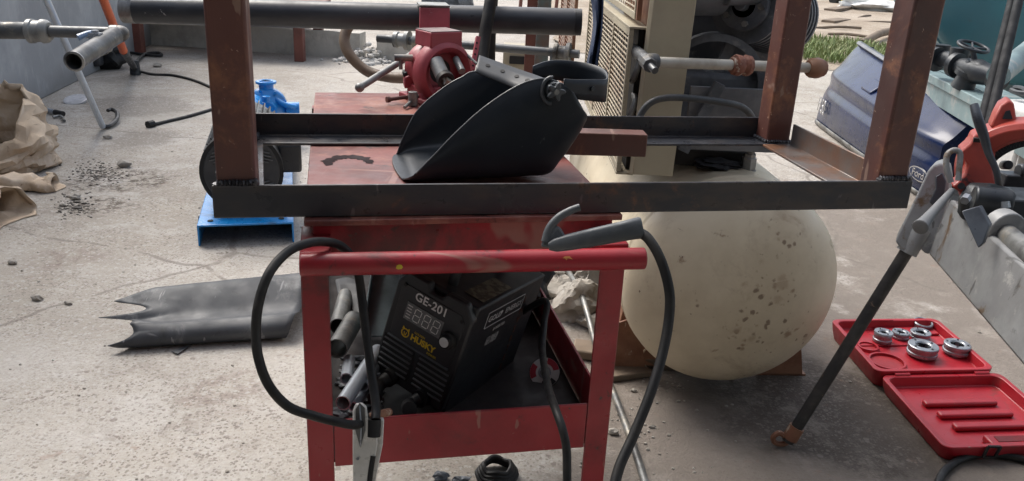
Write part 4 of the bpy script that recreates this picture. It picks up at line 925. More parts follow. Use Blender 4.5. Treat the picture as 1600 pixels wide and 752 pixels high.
# beige belt-guard panel facing the camera
pl0, pl1 = G(989, 273, .70), G(1051, 276, .70); pw = pl1-pl0
MB().obox(pl0, pw, V((-.01, .012, 0)), V((.018, .015, .78))).build('guard_panel', 'beige', comp, bevel=.002)
MB().obox(pl0+V((.0105, .02, 0))+pw*.0-pw.normalized()*.012, pw.normalized()*.010, V((-.02, .42, 0)), V((.018, .015, .78))).build('guard_side', 'brown', comp)
# lower cooler box: mesh face to the left, open end towards the camera
bx0 = pl0.x-.018; yF = 2.215
zlo, zhi = .70, 1.075
def meshpanel(o, u, v, nu, nv, wd_, m, name, fr=.018, mull=()):
    """a welded wire panel: u along its length, v its height; bars as real strips"""
    nrm = u.cross(v).normalized(); b = MB(); lu, lv = u.length, v.length; U, W = u/lu, v/lv
    for i in range(1, nu): b.obox(o+U*(lu*i/nu-wd_/2)-nrm*.001, U*wd_, W*lv, nrm*.002)
    for j in range(1, nv): b.obox(o+W*(lv*j/nv-wd_/2)-nrm*.0035, U*lu, W*wd_, nrm*.002)
    p_ = b.build(name, m, comp, flat=True)
    f = MB()
    f.obox(o-nrm*.006, U*lu, W*fr, nrm*.012); f.obox(o+W*(lv-fr)-nrm*.006, U*lu, W*fr, nrm*.012)
    for x in (0, lu-fr)+tuple(lu*k-fr/2 for k in mull): f.obox(o+U*x+W*(fr+.0005)-nrm*.006, U*fr, W*(lv-2*fr-.001), nrm*.012)
    f.build('mesh_frame', 'beige' if m == 'mesh' else 'brown', p_, bevel=.001)
    return p_
UX = V((-.02, 1, 0)).normalized()
meshpanel(V((bx0-.018, yF, zlo)), UX*1.15, Z*(zhi-zlo), 24, 27, .0034, 'mesh', 'cooler_mesh', mull=(.30, .66))
MB().obox(V((bx0-.025, yF-.002, zhi+.001)), V((.048, 0, 0)), UX*1.16, Z*.006).build('cooler_top', 'beige', comp, bevel=.001)
MB().obox(V((bx0-.025, yF-.002, zlo-.008)), V((.048, 0, 0)), UX*1.16, Z*.006).build('cooler_bottom', 'beige', comp, bevel=.001)
b = MB(); b.obox(V((bx0+.004, yF+.03, zlo)), V((.014, 0, 0)), UX*1.1, Z*(zhi-zlo-.002)); b.build('cooler_core', 'dark', comp)
MB().obox(V((bx0+.021, yF-.003, zlo)), V((.003, 0, 0)), V((0, .03, 0)), Z*(zhi-zlo)).build('end_lip', 'beige', comp)
for z_ in (.77, .87, .97):
    c_ = V((bx0+.004, yF+.028, z_)); MB().tube([c_+V((.004, .01, .032)), c_+V((.006, -.018, .024)), c_+V((.0, -.026, 0)), c_+V((-.006, -.018, -.024)), c_+V((-.008, .01, -.032))], .0085, 10).build('return_bend', 'galv', comp)
# upper guard, higher and a little set back
meshpanel(V((bx0-.002, yF+.05, zhi+.02)), UX*1.15, Z*.62, 24, 42, .0034, 'mesh', 'guard_mesh', mull=(.5,))
meshpanel(V((bx0-.09, yF+1.22, .62)), UX*.9, Z*1.0, 16, 56, .004, 'rustmesh', 'rear_mesh', mull=(.5,))
MB().obox(V((bx0-.005, yF+.03, zhi+.02)), V((.012, 0, 0)), V((0, .018, 0)), Z*.62).build('guard_post', 'brown', comp)
# discharge pipe with its fitting and rusty union
f0_ = D(1014, 97, 2.07); f1_ = D(1262, 106, 2.24); fa = (f1_-f0_).normalized()
MB().cyl(f0_, f1_, .0135, n=20).build('discharge_pipe', mat('cream_pipe_paint', (.44, .42, .37), .5, 0, (.34, .31, .26), sc=12, spots=(((.2, .1, .06), 30, .68, .73),)), comp)
b = MB(); b.tube([D(988, 76, 2.22), D(1004, 88, 2.12), D(1012, 98, 2.06)], .0145, 16, 4); b.lathe(f0_-fa*.01, fa, [(0, 0), (.019, 0), (.021, .006), (.021, .03), (.016, .034), (0, .034)], 18)
b.cyl(D(1007, 93, 2.085), D(1016, 103, 2.035), .0175, n=8); b.cyl(D(1016, 103, 2.035), D(1024, 111, 2.015), .009, n=12); b.build('elbow_fitting', 'gunpipe', comp, bevel=.001)
un = f0_+fa*((D(1157, 102, 2.17)-f0_).dot(fa))
MB().lathe(un-fa*.032, fa, [(0, 0), (.018, 0), (.020, .008), (.026, .010), (.028, .018), (.026, .028), (.022, .032), (.024, .038), (.028, .044), (.026, .055), (.017, .06), (0, .06)], 10).build('union', mat('flaking_rust', (.25, .10, .065), .7, 0, (.15, .055, .035), sc=30, spots=(((.45, .38, .3), 40, .62, .68),), bump=.8, bsc=90), comp)
MB().lathe(f1_, fa, [(0, 0), (.018, 0), (.026, .01), (.028, .03), (.022, .05), (0, .052)], 12).build('end_cap', 'brown', comp)
# grey hose drooping in front of the panel
MB().tube([D(994, 200, 2.13), D(1003, 176, 2.12), D(1018, 160, 2.11), D(1042, 153, 2.11), D(1080, 154, 2.12), D(1130, 160, 2.14), D(1160, 168, 2.17), D(1176, 186, 2.2), D(1180, 215, 2.22)], .0088, 12).build('air_hose', 'dustrubber', comp)
# pump, motor and belt guard parts in the dark behind
ec = V((.62, 2.55, 0))
b = MB(); b.cbox((.57, 2.62, .84), (.30, .28, .20)); b.build('crankcase', 'engine', comp, bevel=.02)
b = MB(); prof = [(0, -.17)]
for k in range(12): prof += [(.105+.001*k, -.17+k*.025), (.105+.001*k, -.158+k*.025), (.085, -.157+k*.025), (.085, -.146+k*.025)]
prof += [(0, .13)]
cyc = V((.73, 2.62, 1.10)); b.lathe(cyc, V((-.55, -.75, .15)), [(r, -h) for r, h in reversed(prof)], 36); b.build('finned_cylinder', 'engine', comp, ang=30)
hdv = V((-.55, -.75, .15)).normalized(); hc = cyc+hdv*.175
b = MB(); b.cyl(hc, hc+hdv*.02, .07, n=28); b.cyl(hc+hdv*.02, hc+hdv*.05, .018, n=10); b.build('cylinder_head', 'engine', comp, bevel=.002)
for k in range(5):
    a = k*1.2566; x, y, _ = basis(hdv); MB().cyl(hc+hdv*.02+(x*cos(a)+y*sin(a))*.053, hc+hdv*.031+(x*cos(a)+y*sin(a))*.053, .009, n=6).build('head_bolt', 'galv', comp)
b = MB()
for k in range(9): b.obox(V((.62, 2.40, 1.19+k*.026)), V((.22, .02, 0)), V((0, .25, 0)), Z*.012)
b.cbox((.75, 2.60, 1.31), (.18, .1, .26)); b.build('top_fins', 'engine', comp, bevel=.001)
b = MB(); b.cyl(V((.43, 2.46, 1.18)), V((.55, 2.5, 1.18)), .085, n=28); b.cyl(V((.42, 2.45, 1.30)), V((.56, 2.5, 1.31)), .06, n=20); b.cyl(V((.55, 2.42, 1.24)), V((.72, 2.48, 1.25)), .022, n=14); b.cyl(V((.55, 2.42, 1.16)), V((.70, 2.48, 1.165)), .03, n=14); b.build('intake_filters', 'engine', comp, bevel=.004)
b = MB(); b.cyl(V((.56, 2.47, .90)), V((.57, 2.53, .90)), .15, n=40, hollow=.022)
for k in range(5):
    a = k*1.2566; b.bar(V((.565, 2.50, .90)), V((.565, 2.50, .90))+V((cos(a)*.14, 0, sin(a)*.14)), .03, .016, V((0, 1, 0)))
b.build('flywheel', 'engine', comp)
MB().obox(V((.475, 2.36, .735)), V((.285, .01, 0)), V((0, .012, 0)), Z*.18).build('dirty_panel', mat('greasy_grey_panel', (.17, .175, .185), .55, 0, (.10, .105, .115), sc=5), comp, bevel=.002)
MB().obox(V((.42, 2.66, .735)), V((.43, 0, 0)), V((0, .02, 0)), Z*.85).build('back_panel', 'engine', comp)
MB().bar(V((.47, 2.34, .735)), V((.55, 2.34, .93)), .03, .02, V((0, 1, 0))).build('brace', 'engine', comp)
tv = G(1166, 280, zd-.035); b = MB(); 
b.lathe(V((tv.x, tv.y, zd-.05)), Z, [(0, 0), (.034, 0), (.034, .028), (.024, .030), (.024, .045), (0, .045)], 24)
b.lathe(V((tv.x, tv.y, zd-.006)), Z, [(0, 0), (.022, 0), (.022, .036), (.018, .038), (.018, .048), (0, .048)], 6); b.cyl(V((tv.x, tv.y, zd+.04)), V((tv.x+.006, tv.y, zd+.16)), .0125, n=18); b.build('tank_outlet', 'galv', comp, bevel=.001)
q = G(1122, 262, zd-.005); b = MB(); b.ico(q+Z*.012, .055, 3, (1.2, .8, .22), .35, 2.5, 4); tag(b.build('black_rag', 'blackcloth'), 'small black rag lying on top of the cream tank', 'rag')
# rubble and timbers by the tank
for i, (px, py, r, sq, lb) in enumerate(((905, 500, .10, (1.1, .8, .9), 'largest pale block of broken concrete behind the cart leg'), (948, 470, .085, (1, .8, 1.1), 'white broken block against the rusty tank foot'), (885, 470, .07, (1.2, .8, .6), 'grey broken lump left of the pale block'), (890, 440, .055, (1, 1, .7), 'rounded grey stone highest in the rubble heap'), (935, 520, .06, (1.3, .9, .5), 'low broken slab in front of the white block'), (915, 452, .05, (.9, 1, .8), 'small tan stone at the back of the heap'), (960, 515, .035, (1.2, .9, .6), 'dark tan chunk by the timber end'), (930, 490, .05, (1, .8, 1.2), 'upright chunk between the two pale blocks'))):
    p = G(px, py); tag(MB().rock(p+V((0, .04, r*sq[2]*.55)), r*1.25, sq, i+40).build('concrete_rock', 'rock', ang=30), lb, 'rubble block', 'broken concrete by the tank')
q0, q1 = G(895, 552), G(1060, 572); t_ = MB().bar(q0+Z*.018, q1+Z*.018, .09, .032).build('timber', 'tapewood', bevel=.006); tag(t_, 'weathered timber lying under the cream tank', 'timber')
q0, q1 = G(950, 590), G(1010, 582); tag(MB().bar(q0+Z*.012, q1+Z*.012, .07, .022).build('plank_scrap', 'tapewood', bevel=.004), 'short split plank in front of the rusty tank foot', 'plank')
wob([G(880, 425)+Z*.03, G(905, 500)+Z*.10, G(935, 570)+Z*.03, G(970, 650)+Z*.012, G(998, 730)+Z*.012, G(1015, 790)+Z*.012], .0105, 'iron_bar', M['galv'], 'dull iron bar lying on the slab between cart leg and tank', 'bar')
for i, (px, py, r, lb) in enumerate(((958, 678, .013, 'dark pebble beside the iron bar'), (938, 698, .009, 'small round pebble next to the cart leg'), (990, 612, .008, 'little pebble under the timber'))):
    p = G(px, py); tag(MB().ico(p+Z*r*.5, r, 2, (1.2, .9, .8), .2, 2, i+60).build('pebble', 'rock', ang=25), lb, 'stone', 'pebbles by the cart leg')

# ------------------------------------------------------------------ navy tailgate
A0_, A1_ = V((2.294, 6.46, .02)), V((2.262, 4.50, .02)); B0_, B1_ = V((2.59, 6.66, .60)), V((2.40, 4.40, .50))
tg = thing('tailgate', V((2.4, 5.5, 0)), 'navy blue pickup tailgate with chrome letters standing on edge in the yard', 'tailgate')
def TG(u, v, off=0.):
    P_ = A0_.lerp(A1_, u).lerp(B0_.lerp(B1_, u), v)
    bul = .125*max(0., sin(pi*min(1, v*1.02)))**.8 + .035*math.exp(-((v-.60)/.08)**2) - .02*math.exp(-((v-.45)/.07)**2)
    bul *= (1-.5*abs(2*u-1)**6); bul += .03*sin(pi*u)
    return P_+V((-1, 0, .30)).normalized()*(bul+off)
b = MB(); nu, nv = 60, 44
b.quads([[TG(i/nu, j/nv) for j in range(nv+1)] for i in range(nu+1)])
inn = V((.12, 0, -.02))
b.quads([[TG(i/nu, 0), TG(i/nu, 0)+inn] for i in range(nu+1)]); b.quads([[TG(i/nu, 1), TG(i/nu, 1)+V((.10, 0, -.03))] for i in range(nu+1)])
for e in (0, 1): b.quads([[TG(e, j/nv), TG(e, j/nv)+inn] for j in range(nv+1)])
b.quads([[TG(i/nu, 0)+inn, TG(i/nu, 1)+V((.10, 0, -.03))] for i in range(nu+1)])
b.build('panel', 'carblue', tg, ang=35)
b = MB(); b.quads([[TG(i/nu, v, o) for v, o in ((.985, .004), (1.0, .02), (1.02, .016), (1.03, -.005))] for i in range(nu+1)]); b.build('top_moulding', mat('weathered_moulding', (.16, .17, .19), .5), tg, solid=.012)
b = MB(); b.quads([[TG(i/nu, v, o) for v, o in ((-.02, .0), (.0, .012), (.03, .008))] for i in range(nu+1)]); b.build('bottom_edge', 'galv', tg, solid=.006)
hx = TG(.47, .72); hu = (TG(.53, .72)-TG(.41, .72)).normalized(); hv = (TG(.47, .80)-TG(.47, .64)).normalized(); hn_ = hv.cross(hu)
if hn_.x > 0: hn_ = -hn_
MB().cbox(hx+hn_*.006, (.20, .11, .02), hu, hv, hn_).build('handle', 'carblue', tg, bevel=.012)
q = TG(.10, .22); tu = (TG(.17, .22)-TG(.03, .22)).normalized(); tv2 = (TG(.10, .29)-TG(.10, .15)).normalized()
nb_ = tu.cross(tv2).normalized()
nb_ = nb_ if nb_.x < 0 else -nb_
text('F150', .15, q+nb_*.014, tu, tv2-tu*tv2.dot(tu), M['chrome'], tg, 'badge_letters', ext=.0015, bold=.0012, align='CENTER')
q = TG(.965, .21); tu = (TG(.99, .21)-TG(.93, .21)).normalized(); tv2 = (TG(.965, .28)-TG(.965, .14)).normalized(); n_ = tv2.cross(tu)
if n_.x > 0: n_ = -n_
def oval(o, a, c_, th, n=40): return [o+tu*a*cos(2*pi*i/n)+tv2*c_*sin(2*pi*i/n) for i in range(n)]
em = MB().prism(oval(q+n_*.004, .088, .040, 0), n_*.006).build('emblem', 'chrome', tg)
MB().prism(oval(q+n_*.0105, .080, .033, 0), n_*.002).build('emblem_field', 'badge', em)
text('Ford', .058, q+n_*.0130, tu, tv2, M['chrome'], em, 'emblem_script', ext=.0008, bold=.0005, align='CENTER')
# prop behind it
MB().obox(V((2.62, 5.0, 0)), V((.05, 0, 0)), V((0, .9, 0)), Z*.40).build('inner_brace', 'rubber', tg)

# ------------------------------------------------------------------ teal tank, skid, valves
tcn = V((3.70, 6.35, 1.20)); trr = .80
tt = thing('teal_tank', V((4.1, 7.6, 0)), 'large teal painted horizontal tank at the upper right corner', 'tank')
tax = V((.30, 1, 0)).normalized()
prof = [(trr*sin(pi/2*i/12), -.22*cos(pi/2*i/12)) for i in range(13)]+[(trr+.012, .0), (trr+.012, .05), (trr, .055), (trr, 2.6)]+[(trr*cos(pi/2*i/12), 2.6+.22*sin(pi/2*i/12)) for i in range(1, 13)]
MB().lathe(tcn, tax, prof, 72).build('shell', 'teal', tt, ang=30)
tsx = V((tax.y, -tax.x, 0))
for dy in (.35, 2.1):
    o = tcn+tax*dy; o = V((o.x, o.y, 0)); MB().obox(o-tsx*.5+Z*.0, tsx*1.0, tax*.14, Z*.52).build('saddle', 'tealsteel', tt, bevel=.01)
st_ = D(1592, 92, 4.4); se = D(1560, 118, 4.15); MB().cyl(st_.lerp(se, -1.4), se, .055, n=20).build('drain_pipe', 'tealsteel', tt)
# steel skid rail
s0_, s1_ = D(1430, 78, 5.2), D(1560, 168, 3.9)
sk = thing('steel_skid', V((s0_.x, s0_.y, 0)), 'pale teal steel skid rail carrying the black valves', 'skid')
sdv = (s1_-s0_); sdv.z = 0; sdh = sdv.normalized(); sn = V((-sdh.y, sdh.x, 0)); sn = sn if sn.x > 0 else -sn; sz = .58
s0_ = V((s0_.x, s0_.y, sz))
MB().obox(s0_, sdh*2.0, sn*.10, Z*.05).build('rail', 'tealsteel', sk, bevel=.006)
MB().obox(s0_+sn*.16-Z*.0, sdh*2.0, sn*.05, Z*.03).build('back_rail', 'tealsteel', sk)
MB().obox(s0_+sn*.02-Z*.10, sdh*2.0, sn*.03, Z*.098).build('rail_web', 'tealsteel', sk)
MB().obox(s0_+sn*.051-Z*.06, sdh*2.0, sn*.45, Z*.02).build('deck', 'tealsteel', sk)
for k in (.25, 1.8): MB().obox(V((s0_.x, s0_.y, 0))+sdh*k+sn*.38, sdh*.08, sn*.10, Z*(sz-.061)).build('leg', 'tealsteel', sk)
vd_ = 4.35
vl = thing('gate_valve', D(1522, 100, vd_), 'oily black gate valve with a round handwheel before the teal tank', 'valve')
wc = D(1521, 73, vd_); wt = V((.12, -.25, 1)).normalized(); wx, wy, _ = basis(wt)
MB().tube([wc+(wx*cos(2*pi*i/28)+wy*sin(2*pi*i/28))*.075 for i in range(29)], .0085, 10, 2).build('handwheel', 'valve', vl)
for k in range(5):
    a = k*1.2566+.3; MB().tube([wc-wt*.008, wc+(wx*cos(a)+wy*sin(a))*.074], .006, 8, 1).build('spoke', 'valve', vl)
vb2 = D(1526, 112, vd_)
MB().cyl(wc-wt*.01, vb2, .014, n=12).build('stem', 'valve', vl)
b = MB(); b.lathe(D(1524, 96, vd_), -wt, [(0, 0), (.04, 0), (.045, .02), (.028, .03), (.028, .05), (.07, .055), (.07, .08), (.05, .085), (.06, .15), (.0, .17)], 20); b.build('bonnet', 'valve', vl)
va = (D(1560, 118, vd_-.12)-D(1490, 96, vd_+.15)).normalized()
b = MB(); b.lathe(vb2-va*.16, va, [(0, 0), (.065, 0), (.065, .03), (.042, .035), (.055, .10), (.065, .16), (.055, .22), (.042, .28), (.065, .285), (.065, .32), (0, .32)], 20); b.build('valve_body', 'valve', vl)
v2 = thing('pipe_elbow', D(1480, 95, vd_+.4), 'black bolted pipe elbow joined left of the gate valve', 'fitting')
b = MB(); b.tube([D(1452, 96, 4.75), D(1475, 92, 4.68), D(1497, 100, 4.55), D(1512, 112, 4.42)], .045, 16); b.build('elbow', 'valve', v2)
for (px, py, d_) in ((1462, 92, 4.7), (1500, 104, 4.5)):
    q = D(px, py, d_); MB().lathe(q-va*.02, va, [(0, 0), (.068, 0), (.068, .04), (0, .04)], 18).build('flange', 'valve', v2)
for (px, py, d_) in ((1468, 84, 4.72), (1498, 90, 4.5)): q = D(px, py, d_); MB().cyl(q, q+Z*.05, .05, n=16).build('cap', 'valve', v2)
for i, (px, py, d_) in enumerate(((1480, 110, 4.75),)): pass
q = D(1575, 165, 3.75); t = thing('white_container', V((q.x, q.y, 0)), 'pale ribbed container behind the red threading head', 'container')
MB().obox(V((q.x+.03, q.y-.1, .3)), V((.6, .1, 0)), V((-.02, .28, 0)), Z*(q.z-.3)).build('body', 'sack', t, bevel=.02)
MB().obox(V((q.x+.06, q.y-.06, 0)), V((.5, .08, 0)), V((-.02, .2, 0)), Z*.299).build('stand', 'tealsteel', t)
for k in range(4): MB().obox(V((q.x+.04+.11*k, q.y-.112+.018*k, .32)), V((.045, .007, 0)), V((0, .012, 0)), Z*(q.z-.36)).build('rib', 'sack', t, bevel=.005)
MB().tube([D(1585, 137, 3.9), D(1598, 139, 3.85), D(1606, 146, 3.8), D(1590, 145, 3.85), D(1580, 141, 3.9)], .012, 8).build('strap', 'valve', t)
q = D(1420, 68, 5.6)

# ------------------------------------------------------------------ pipe threading machine
bx, by_ = G(1449, 397, .58), G(1600, 575, .58)
md = (by_-bx).normalized(); mn = V((-md.y, md.x, 0))
if mn.x < 0: mn = -mn
tm = thing('threading_machine', V((bx.x, bx.y, 0)), 'grey pipe threading machine with an orange red die head on tube legs', 'machine')
MLn = 1.05
b = MB()
pr = lambda a, z: bx+mn*a+Z*z
b.prism([pr(0, 0), pr(.045, .0), pr(.075, .135), pr(.022, .150)], md*MLn); b.build('bed_side', 'greycast', tm, bevel=.008)
b = MB(); b.prism([pr(.076, .02), pr(.32, .02), pr(.32, .10), pr(.21, .05), pr(.12, .06), pr(.077, .13)], md*MLn); b.build('oil_tray', 'greydark', tm, bevel=.006)
b = MB(); b.prism([pr(.322, -.02), pr(.38, .0), pr(.38, .15), pr(.322, .15)], md*MLn); b.build('bed_rear', 'greycast', tm, bevel=.006)
# end casting with the leg socket
lb0 = G(1229, 700)+Z*.02; lt = G(1420, 388, .585)
ld = (lt-lb0).normalized()
ldp = (lt-CAM).dot(fv)
cpoly = [(1398, 378), (1402, 366), (1422, 326), (1438, 292), (1449, 268), (1458, 258), (1470, 255), (1481, 262), (1484, 282), (1480, 318), (1462, 372), (1452, 399), (1444, 396), (1436, 388), (1426, 386), (1418, 392), (1409, 391)]
b = MB(); b.prism([D(x, y, ldp-.02) for x, y in cpoly], V((.035, .055, 0))); ec0 = b.build('end_casting', 'greycast', tm, bevel=.014, seg=4, ang=60)
MB().tube([lt-ld*.012, lt+ld*.03, lt+ld*.06], lambda u: .027-.004*u, 20, 4).build('leg_socket', 'greycast', ec0)
b = MB(); b.prism([D(x, y, ldp-.0235) for x, y in ((1462, 276), (1472, 270), (1478, 284), (1474, 312), (1458, 322), (1452, 316), (1462, 296))], V((.004, .006, 0))); b.build('casting_hollow', 'greydark', ec0, bevel=.002)
lg = MB().cyl(lb0, lt, .0165, n=20).build('leg', 'blackleg', tm)
b = MB(); b.tube([lb0+ld*.03, lb0+V((-.005, 0, -.005)), lb0+V((-.032, .0, -.006)), lb0+V((-.042, 0, .012)), lb0+V((-.028, 0, .026)), lb0+V((-.012, 0, .018))], .0075, 8); b.cyl(lb0+ld*.01, lb0+ld*.05, .021, n=14); b.build('foot_hook', 'brown', lg)
MB().cyl(V((bx+mn*.34+md*.1).to_tuple()), V(((bx+mn*.34+md*.1).x+.22, (bx+mn*.34+md*.1).y+.22, 0)), .0165).build('leg', 'blackleg', tm)
MB().cyl(V((bx+mn*.19+md*(MLn-.05)).to_tuple())+Z*.02, V(((bx+mn*.19+md*(MLn-.05)).x+.05, (bx+mn*.19+md*(MLn-.05)).y-.25, 0)), .0165).build('leg', 'blackleg', tm)
# pear lever handle in front of the casting
l0, l1 = D(1487, 298, 1.93), D(1437, 356, 1.80)
MB().tube([l0, l0.lerp(l1, .25), l0.lerp(l1, .7), l0.lerp(l1, .93), l1], lambda u: (.007+.010*min(1, u/.85)**1.4)*(1 if u < .88 else math.sqrt(max(.02, 1-((u-.88)/.125)**2))), 14, 8).build('clamp_lever', mat('grey_lever', (.17, .175, .18), .5, 0, (.11, .115, .12)), tm)
# red die head: a broad arch with lugs
hc_ = D(1606, 285, 2.02); hxv = V((.96, -.28, 0)).normalized(); hyv = V((-.13, -.05, 1)).normalized(); hnv = hxv.cross(hyv).normalized()
if hnv.y > 0: hnv = -hnv
b = MB(); rows = []
for i in range(61):
    a = RAD(228-i*250/60); ro_ = .158+.006*sin(a*3); ri = .112; e = hxv*cos(a)+hyv*sin(a)
    rows.append([hc_+e*ri-hnv*.03, hc_+e*ri+hnv*.03, hc_+e*(ri+.01)+hnv*.04, hc_+e*(ro_-.012)+hnv*.04, hc_+e*ro_+hnv*.028, hc_+e*ro_-hnv*.03])
vs = b.quads(rows, close_v=True); b.bm.faces.new(vs[0]); b.bm.faces.new(vs[-1])
hd_ = b.build('ring_arch', 'headred', tm, ang=40, bevel=.002)
b = MB()
for i in range(64):
    a = RAD(215-i*230/63); e = hxv*cos(a)+hyv*sin(a); tq = hxv*-sin(a)+hyv*cos(a); b.cbox(hc_+e*.105, (.014, .005, .05), e, tq, hnv)
b.lathe(hc_-hnv*.022, hnv, [(.098, 0), (.111, 0), (.111, .044), (.098, .044), (.098, 0)], 60); b.build('gear_ring', 'valve', hd_)
def H4(px, py, d=1.98): return D(px, py, d)
b = MB(); b.prism([H4(1548, 200), H4(1556, 180), H4(1564, 165), H4(1577, 157), H4(1585, 162), H4(1588, 182), H4(1592, 200)], -hnv*.045); b.build('top_lug', 'headred', tm, bevel=.004)
b = MB(); b.prism([H4(1566, 186, 1.978), H4(1571, 174, 1.978), H4(1578, 172, 1.978), H4(1582, 186, 1.978)], hnv*.002); b.build('lug_recess', 'valve', tm)
b = MB(); b.prism([H4(1487, 292), H4(1496, 286), H4(1508, 272), H4(1512, 258), H4(1500, 238), H4(1516, 224), H4(1521, 212), H4(1531, 208), H4(1545, 214), H4(1556, 240), H4(1552, 270), H4(1560, 300), H4(1545, 310), H4(1500, 302)], -hnv*.05); b.build('cheek_plate', 'headred', tm, bevel=.005)
MB().cyl(H4(1502, 291, 1.972), H4(1502, 291, 1.962), .008, n=14).build('cheek_bolt', 'valve', tm)
b = MB(); q = H4(1526, 219, 1.974); b.cbox(q, (.014, .006, .010), hxv, hnv, hyv); b.build('cheek_slot', 'dark', tm)
MB().tube([H4(1486, 285, 1.96), H4(1479, 262, 1.96), H4(1480, 243, 1.96), H4(1490, 235, 1.96), H4(1500, 240, 1.96), H4(1499, 262, 1.96), H4(1497, 282, 1.96)], .0068, 10).build('grip_loop', 'greycast', tm)
MB().tube([H4(1522, 164, 1.94), H4(1528, 186, 1.93), H4(1537, 212, 1.93), H4(1545, 240, 1.93), H4(1557, 268, 1.93), H4(1562, 296, 1.94)], lambda u: .0095+.002*sin(u*6), 12).build('release_lever', 'greydark', tm)
# carriage, rails and chuck clutter to the right
b = MB(); b.cyl(D(1560, 352, 1.86), D(1575, 362, 1.83), .042, n=24); b.build('rail_collar', 'greycast', tm, bevel=.003)
MB().cyl(D(1560, 355, 1.88), D(1660, 440, 1.55), .022, n=20).build('guide_rail', 'galv', tm)
b = MB(); b.prism([D(1502, 330, 1.80), D(1530, 322, 1.80), D(1546, 352, 1.78), D(1536, 380, 1.77), D(1528, 388, 1.77)], V((.012, .01, 0))); b.build('bracket_plate', 'greydark', tm, bevel=.002)
b = MB(); b.ico(D(1540, 320, 1.95), .06, 3, (1, 1, .8), .2, 2, 3); b.cbox(D(1590, 325, 1.98), (.2, .12, .07)); b.cyl(D(1520, 310, 1.9), D(1580, 318, 1.88), .03, n=16); b.build('carriage', 'valve', tm, bevel=.006)
b = MB(); b.cbox(D(1610, 290, 2.12), (.16, .05, .06)); b.cyl(D(1590, 268, 2.1), D(1650, 270, 2.1), .02, n=12); b.cyl(D(1568, 258, 2.05), D(1576, 258, 2.0), .012, n=8); b.build('die_block', 'greydark', tm, bevel=.005)
MB().cyl(D(1570, 315, 1.86), D(1571, 325, 1.86), .011, n=6).build('hex_bolt', 'steel', tm); MB().cyl(D(1511, 308, 1.86), D(1507, 314, 1.85), .010, n=6).build('hex_bolt', 'steel', tm)
# two black pipes leaning on the machine
for i, (a, c_, lb) in enumerate((((1529, 214), (1594, -50), 'left one of two slim black pipes leaning behind the red die head'), ((1541, 216), (1606, -60), 'right one of two slim black pipes leaning behind the red die head'))):
    g_ = D(*a, 2.13-.03*i); p1 = D(*c_, 2.55-.03*i)
    t = thing('black_pipe', g_, lb, 'pipe', 'black pipes leaning by the threading machine')
    MB().cyl(g_, p1, .0125, n=18, hollow=.003).build('tube', 'matteblack', t)

# ------------------------------------------------------------------ die case and die heads
KA = RAD(8); kx = V((cos(KA), sin(KA), 0)); ky = V((sin(RAD(3)), -cos(RAD(3)), 0))
k0 = G(1297, 499, .062); k0 = V((k0.x, k0.y, 0))
case = thing('die_case', k0+kx*.2+ky*.4, 'open red plastic die case lying on the slab', 'case')
CWd, CDp, CH = .405, .375, .062
def tray(o, wx, dy, h, wall, name, recess):
    b = MB(); n = 6; rr = .028
    def rect(x0, y0, x1, y1, r, z):
        pts = []
        for (cx0, cy0, a0_) in ((x1-r, y1-r, 0), (x0+r, y1-r, 90), (x0+r, y0+r, 180), (x1-r, y0+r, 270)):
            for i in range(n): a = RAD(a0_+90*i/(n-1)); pts.append(o+kx*(cx0+r*cos(a))+ky*(cy0+r*sin(a))+Z*z)
        return pts
    rows = [rect(.012, .012, wx-.012, dy-.012, rr, .001), rect(.004, .004, wx-.004, dy-.004, rr, h*.5), rect(0, 0, wx, dy, rr, h-.004), rect(0, 0, wx, dy, rr, h), rect(wall, wall, wx-wall, dy-wall, rr, h), rect(wall+.004, wall+.004, wx-wall-.004, dy-wall-.004, rr, h-recess)]
    vs = b.quads(rows, close_v=True); b.bm.faces.new(vs[0]); b.bm.faces.new(vs[-1]); return b.build(name, 'casered', case, bevel=.0025, ang=40)
low = tray(k0, CWd, CDp, CH, .016, 'case_tray', .030)
ZC = CH-.030
# raised web with sockets inside the tray
b = MB(); b.obox(k0+kx*.03+ky*.10+Z*ZC, kx*.345, ky*.055, Z*.006); b.obox(k0+kx*.16+ky*.02+Z*ZC, kx*.22, ky*.06, Z*.008); b.build('tray_insert', 'casered', low, bevel=.004)
for (u, v, r_) in ((.072, .165, .028), (.09, .27, .052)):
    MB().lathe(k0+kx*u+ky*v+Z*(ZC+.0004), Z, [(r_, 0), (r_, .010), (r_+.006, .010), (r_+.009, 0)], 30).build('socket_rim', 'casered', low)
    MB().lathe(k0+kx*u+ky*v+Z*(ZC+.0006), Z, [(0, 0), (r_-.001, 0), (r_-.001, .001), (0, .001)], 28).build('socket_floor', mat('shadow_red_plastic', (.33, .01, .016), .5), low)
b = MB(); b.obox(k0+kx*.10+ky*.022+Z*(CH+.001)-ky*.012, kx*.13, ky*.012, Z*.004); b.build('tray_grip', 'casered', low, bevel=.002)
lidO = k0+ky*(CDp+.0015)+kx*.012
lid = tray(lidO, CWd+.005, .395, .050, .016, 'case_lid', .034)
for k in range(3):
    MB().obox(lidO+kx*(.085+.012*k)+ky*(.115+k*.064)+Z*(.016), kx*.235, ky*.030, Z*.016).build('lid_rib', 'casered', lid, bevel=.006)
MB().obox(lidO+kx*.16+ky*.318+Z*.016, kx*.16, ky*.052, Z*.022).build('grip_pad', 'casered', lid, bevel=.006)
MB().obox(lidO+kx*.185+ky*.332+Z*.0385, kx*.11, ky*.026, Z*.001).build('grip_slot', mat('deep_red_plastic', (.16, .006, .01), .6), lid)
